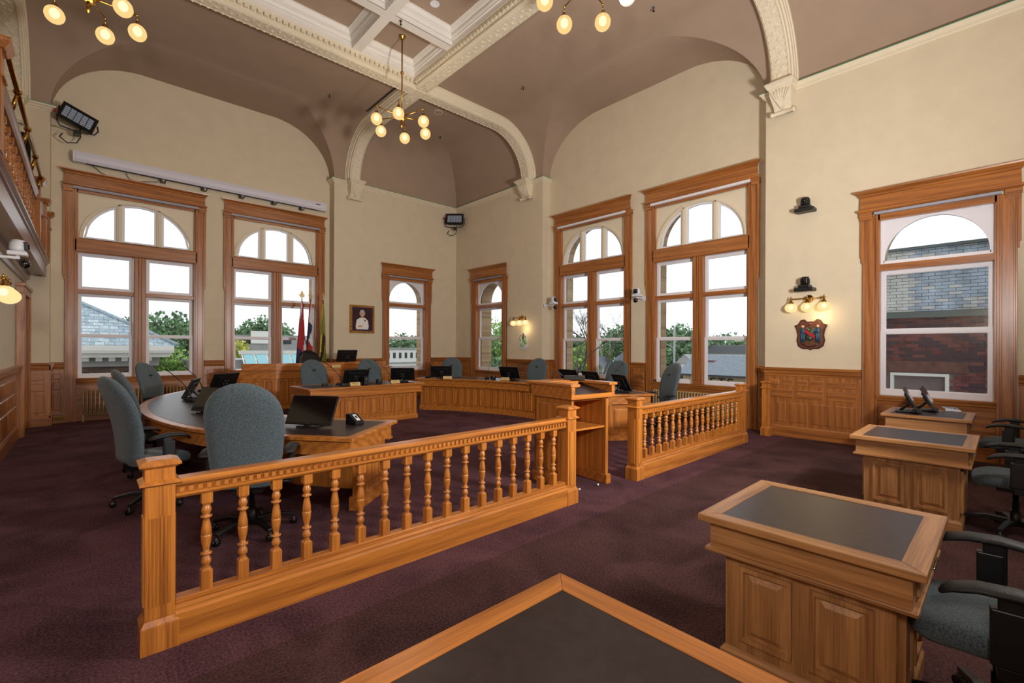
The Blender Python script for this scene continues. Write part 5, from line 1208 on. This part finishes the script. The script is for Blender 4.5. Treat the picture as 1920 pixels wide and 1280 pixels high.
for x in (-2.5,0,2.5,5): O('opening',M().box(x,.9,7.0,x+1.6,1.02,7.5),'extdark',t)
O('white_panel',M().box(-1.5,.6,7.0,.6,.7,8.0),'extwhite',t); O('deck_wall',M().box(-4,.1,0,8,.3,6.3),'extgrey',t)
t=thing('glass_roof_annex','building with sloping glazed skylight outside the second window','building',(4.9,22,-5.2))
O('wall',M().box(-1.6,.6,0,4.2,4,5.7),'extgrey',t); O('roof_slab',M().box(-1.7,.5,5.7,4.3,4,6.2),'extgrey',t)
def sk(x,u): return (x+.28*(1-u) if 0 else x,-1.1*(1-u)+.5,5.5+1.0*u)
gm=M().add([sk(0,0),sk(3.9,0),sk(3.9,1),sk(0,1)],[(0,1,2,3)]); 
for k in range(8): O('skylight_pane',M().add([Vector(sk(k*.48+.05,0))+Vector((0,-.01,0)),Vector(sk(k*.48+.45,0))+Vector((0,-.01,0)),Vector(sk(k*.48+.45,1))+Vector((0,-.01,0)),Vector(sk(k*.48+.05,1))+Vector((0,-.01,0))],[(0,1,2,3)]),'skyglass',t)
for k in range(9): O('skylight_bar',M().tube([sk(k*.48,0),sk(k*.48,1)],.03,4),'extwhite',t)
O('skylight_frame',M().box(-.1,.42,6.45,3.95,.55,6.6).box(-.1,-.7,5.42,3.95,-.55,5.55),'extwhite',t)
O('skylight_base',M().box(-.1,-.65,0,3.9,.6,5.45),'extgrey',t)
# north-east (small window 7)
t=thing('white_office_block','long white flat-roofed building with small dark windows outside the small north window','building',(25,45,-5.2))
O('wall',M().box(-4,0,0,5,8,6.6),'extwhite',t); O('roof_edge',M().box(-4.1,-.1,6.5,5.1,8,6.65),'extgrey',t); w0=None
for k in range(12):
    x=-3.6+k*.7
    if w0 is None: w0=O('window',M().box(0,-.03,5.55,.3,0,6.15),'extdark',t); w0.location=(x,0,0)
    else: inst(w0,t,(x,0,0))
O('ledge',M().box(-4,-.12,5.0,5,0,5.12),'extgrey',t); O('lower_wall',M().box(-4,-.9,0,5,-.1,4.7),'extgrey',t)
for i,(x,zt) in enumerate([(31,3.0),(33.5,3.6),(36,3.2)]): tree(['left distant tree above the white building','middle distant tree above the white building','right distant tree above the white building'][i],x,60,zt,2.6,30+i,'leafdark',1200,.25)
bare('bare branched tree above the white building',30.5,52,4.3,34)
# east
tree('pale leafy tree filling the small east corner window',30,35.2,4.6,3.0,40,'leafbright',1800,.2); tree('lower leafy tree in the small east corner window',26,29.0,1.2,2.2,41,'leafdark',1200,.18)
bare('large bare tree outside the left tall east window',30,21.9,5.6,42,1.15); bare('second bare tree outside the left tall east window',32,25.6,5.0,43,1.1); 
for i,(x,y,zt,r_,lf) in enumerate([(45,37.5,3.6,2.8,'leafdark'),(45,33.5,3.0,2.6,'leafbright'),(44,29.8,4.2,2.4,'leafdark'),(38,31,1.6,2.0,'leafbright')]): tree(['leafy tree at the far left of the tall east windows','bright leafy tree behind the bare tree','dark tree right of the bare tree','low bright tree under the bare tree'][i],x,y,zt,r_,50+i,lf,1300,.22)
def house(label,x,y,w_,d_,h,rh,wall_,roof_):
    t=thing('small_house',label,'building',(x,y,-5.2)); O('wall',M().box(0,0,0,d_,w_,h),wall_,t); O('roof',M().ext([(-.2,h),(w_+.2,h),(w_/2,h+rh)],-.2,d_+.2,'yz'),roof_,t)
    for k in range(2): O('window',M().box(-.03,w_*(.2+.4*k),h-1.4,0,w_*(.2+.4*k)+.6,h-.5),'extdark',t)
house('pale blue house beyond the trees outside the left tall east window',42,25.4,3.6,4,5.4,1.3,'extblue','shingle'); house('white house outside the left tall east window',40,30.0,3.2,4,4.6,1.2,'extwhite','shingle')
house('small pale gabled shed outside the right tall window',35,16.9,1.1,1.5,5.6,.7,'extwhite','extgrey')
tree('rounded dark green tree outside the right tall east window',45,23.0,4.1,2.7,60,'leafdark',3000,.18)
for i in range(3): tree(['left of the distant trees on the horizon of the right tall window','middle distant tree on the horizon of the right tall window','right distant tree on the horizon of the right tall window'][i],60,27-i*2.9,3.5,2.6,61+i,'leafdark',900,.3)
bare('distant bare tree on the horizon of the right tall window',58,22.9,4.9,66,1.3)
t=thing('street_lamp','grey street lamp pole outside the right tall window','street lamp',(35,18.4,-5.2)); O('pole',M().tube([(0,0,0),(0,0,8.5)],.09,8),'extgrey',t); O('lamp_arm',M().tube([(0,0,6.6),(0,.35,7.0),(0,.9,7.1)],.04,6),'extgrey',t); O('lamp_head',M().box(-.1,.8,7.03,.1,1.2,7.12),'extwhite',t)
t=thing('thin_mast','thin mast above the roofs outside the right tall window','pole',(44,20.1,-5.2)); O('mast',M().tube([(0,0,0),(0,0,8.6)],.05,6),'extgrey',t)
t=thing('low_shop_row','long low grey-roofed building beyond the store outside the right tall window','building',(45,20.5,-5.2))
O('wall',M().box(0,-6,0,4,.6,6.3),'extwhite',t); O('roof',M().ext([(-.4,6.3),(4,6.3),(4,7.1),(1.2,7.05)],-6.2,.8,'xz'),'extdark',t)
for k in range(5): O('window',M().box(-.03,-5+k*1.1,5.7,0,-4.3+k*1.1,6.1),'extdark',t)
t=thing('pet_store','beige store with grey shingle roof and black letters outside the right tall window','building',(22,8.2,-5.2))
O('wall',M().box(0,-2,0,8,2.9,5.52),'extbeige',t)
mb=M(); A=[(-.3,-2.3,5.53),(-.3,3.05,5.53),(3.3,3.95,6.4),(3.3,-2.3,6.4)]; O('roof',mb.add(A+[(7,-2.3,6.4),(7,3.95,6.4)],[(0,1,2,3),(3,2,5,4)]),'shingle',t)
O('gutter',M().box(-.38,-2.3,5.45,-.28,3.05,5.52),'extdark',t); O('roof_vent',M().box(1.9,2.2,5.95,2.3,2.6,6.15),'redbrick2',t); O('hip_end',M().add([(-.3,3.05,5.53),(7,3.05,5.42),(7,3.95,6.4),(3.3,3.95,6.4)],[(0,1,2,3)]),'shingle',t)
cu=bpy.data.curves.new('store_letters','FONT'); cu.body='PETS'; cu.size=.66; cu.extrude=.02; cu.space_character=1.15; fo=bpy.data.objects.new('store_letters',cu); sc.collection.objects.link(fo); fo.parent=t; fo.rotation_euler=(PI/2,0,-PI/2); fo.location=(-.02,1.95,4.93); cu.materials.append(MT['black']); bpy.context.view_layer.update(); me_=bpy.data.meshes.new_from_object(fo.evaluated_get(bpy.context.evaluated_depsgraph_get())); mo_=bpy.data.objects.new('store_letters',me_); sc.collection.objects.link(mo_); mo_.parent=t; mo_.rotation_euler=fo.rotation_euler; mo_.location=fo.location; bpy.data.objects.remove(fo)
t=thing('parked_car','white parked car beyond the store roof outside the right tall window','car',(31,15.6,-5.2)); O('car_body',M().ext([(-.9,.3),(.9,.3),(.9,.8),(.55,.9),(.3,1.35),(-.5,1.35),(-.75,.9),(-.9,.85)],-.0,1.6,'yz'),'extwhite',t,bev=.05)
for y in (-.6,.6): O('wheel',M().lathe([(.001,0),(.3,0),(.3,.2),(.001,.2)],12,(-.02,y,.3),'x'),'extdark',t)
O('platform_bed',M().box(-.3,-1.6,4.6,2,1.6,4.7),'extgrey',t) if False else None
# brick wing outside window 5
t=thing('brick_wing','red brick wing with upper bricks coloured pale for sky haze on the glass, outside the right window','building',(13,0,-5.2))
O('core',M().box(.06,-3,0,3,4.5,7.48),'mortar',t)
rnd=random.Random(9); reds=[M(),M(),M()]; z=4.6; c=0
while z<7.46:
    y=-1.2+(.11 if c%2 else 0)
    while y<3.2:
        if not(y>.70 and y<1.80 and z<6.35) and not (y>.5 and y<1.95 and 6.25<z<6.52): reds[rnd.choice((0,0,1,2,2))].box(.05-rnd.random()*.008,y,z,.1,y+.205,z+.062)
        y+=.217
    z+=.072; c+=1
for q,m_ in zip(reds,('redbrick','redbrick2','darkbrick1')): O('bricks',q,m_,t,kind='stuff')
O('stone_lintel',M().box(.02,.55,6.30,.1,2.0,6.54),'stone',t); O('window_frame',M().ringext([(.82,5.2),(1.76,5.2),(1.76,6.28),(.82,6.28)],[(.88,5.28),(1.70,5.28),(1.70,6.22),(.88,6.22)],.0,.08).xf(Matrix(((0,1,0,0),(1,0,0,0),(0,0,1,0),(0,0,0,1)))),'extwhite',t)
O('window_blind',M().box(.07,.70,5.2,.09,1.80,6.3),'blind',t)
O('flashing',M().box(-.06,-3,7.46,.5,4.5,7.6),'flashing',t)
mb=M(); m2=M(); z=7.6; c=0
while z<8.98:
    y=-1.2+(.11 if c%2 else 0)
    while y<3.2: (mb if (y<1.35 and rnd.random()<.8) else m2).box(.5-rnd.random()*.01,y,z,.6,y+.21,z+.064); y+=.217
    z+=.072; c+=1
O('upper_bricks',mb,'hazebrick',t,kind='stuff'); O('upper_bricks_haze',m2,'hazebrick2',t,kind='stuff'); O('upper_core',M().box(.55,-3,7.5,3,4.5,9.0),'mortar',t); O('coping',M().box(.42,-3,9.0,3,4.5,9.06),'flashing',t)  # bricks painted pale to stand in for sky reflected on the window glass
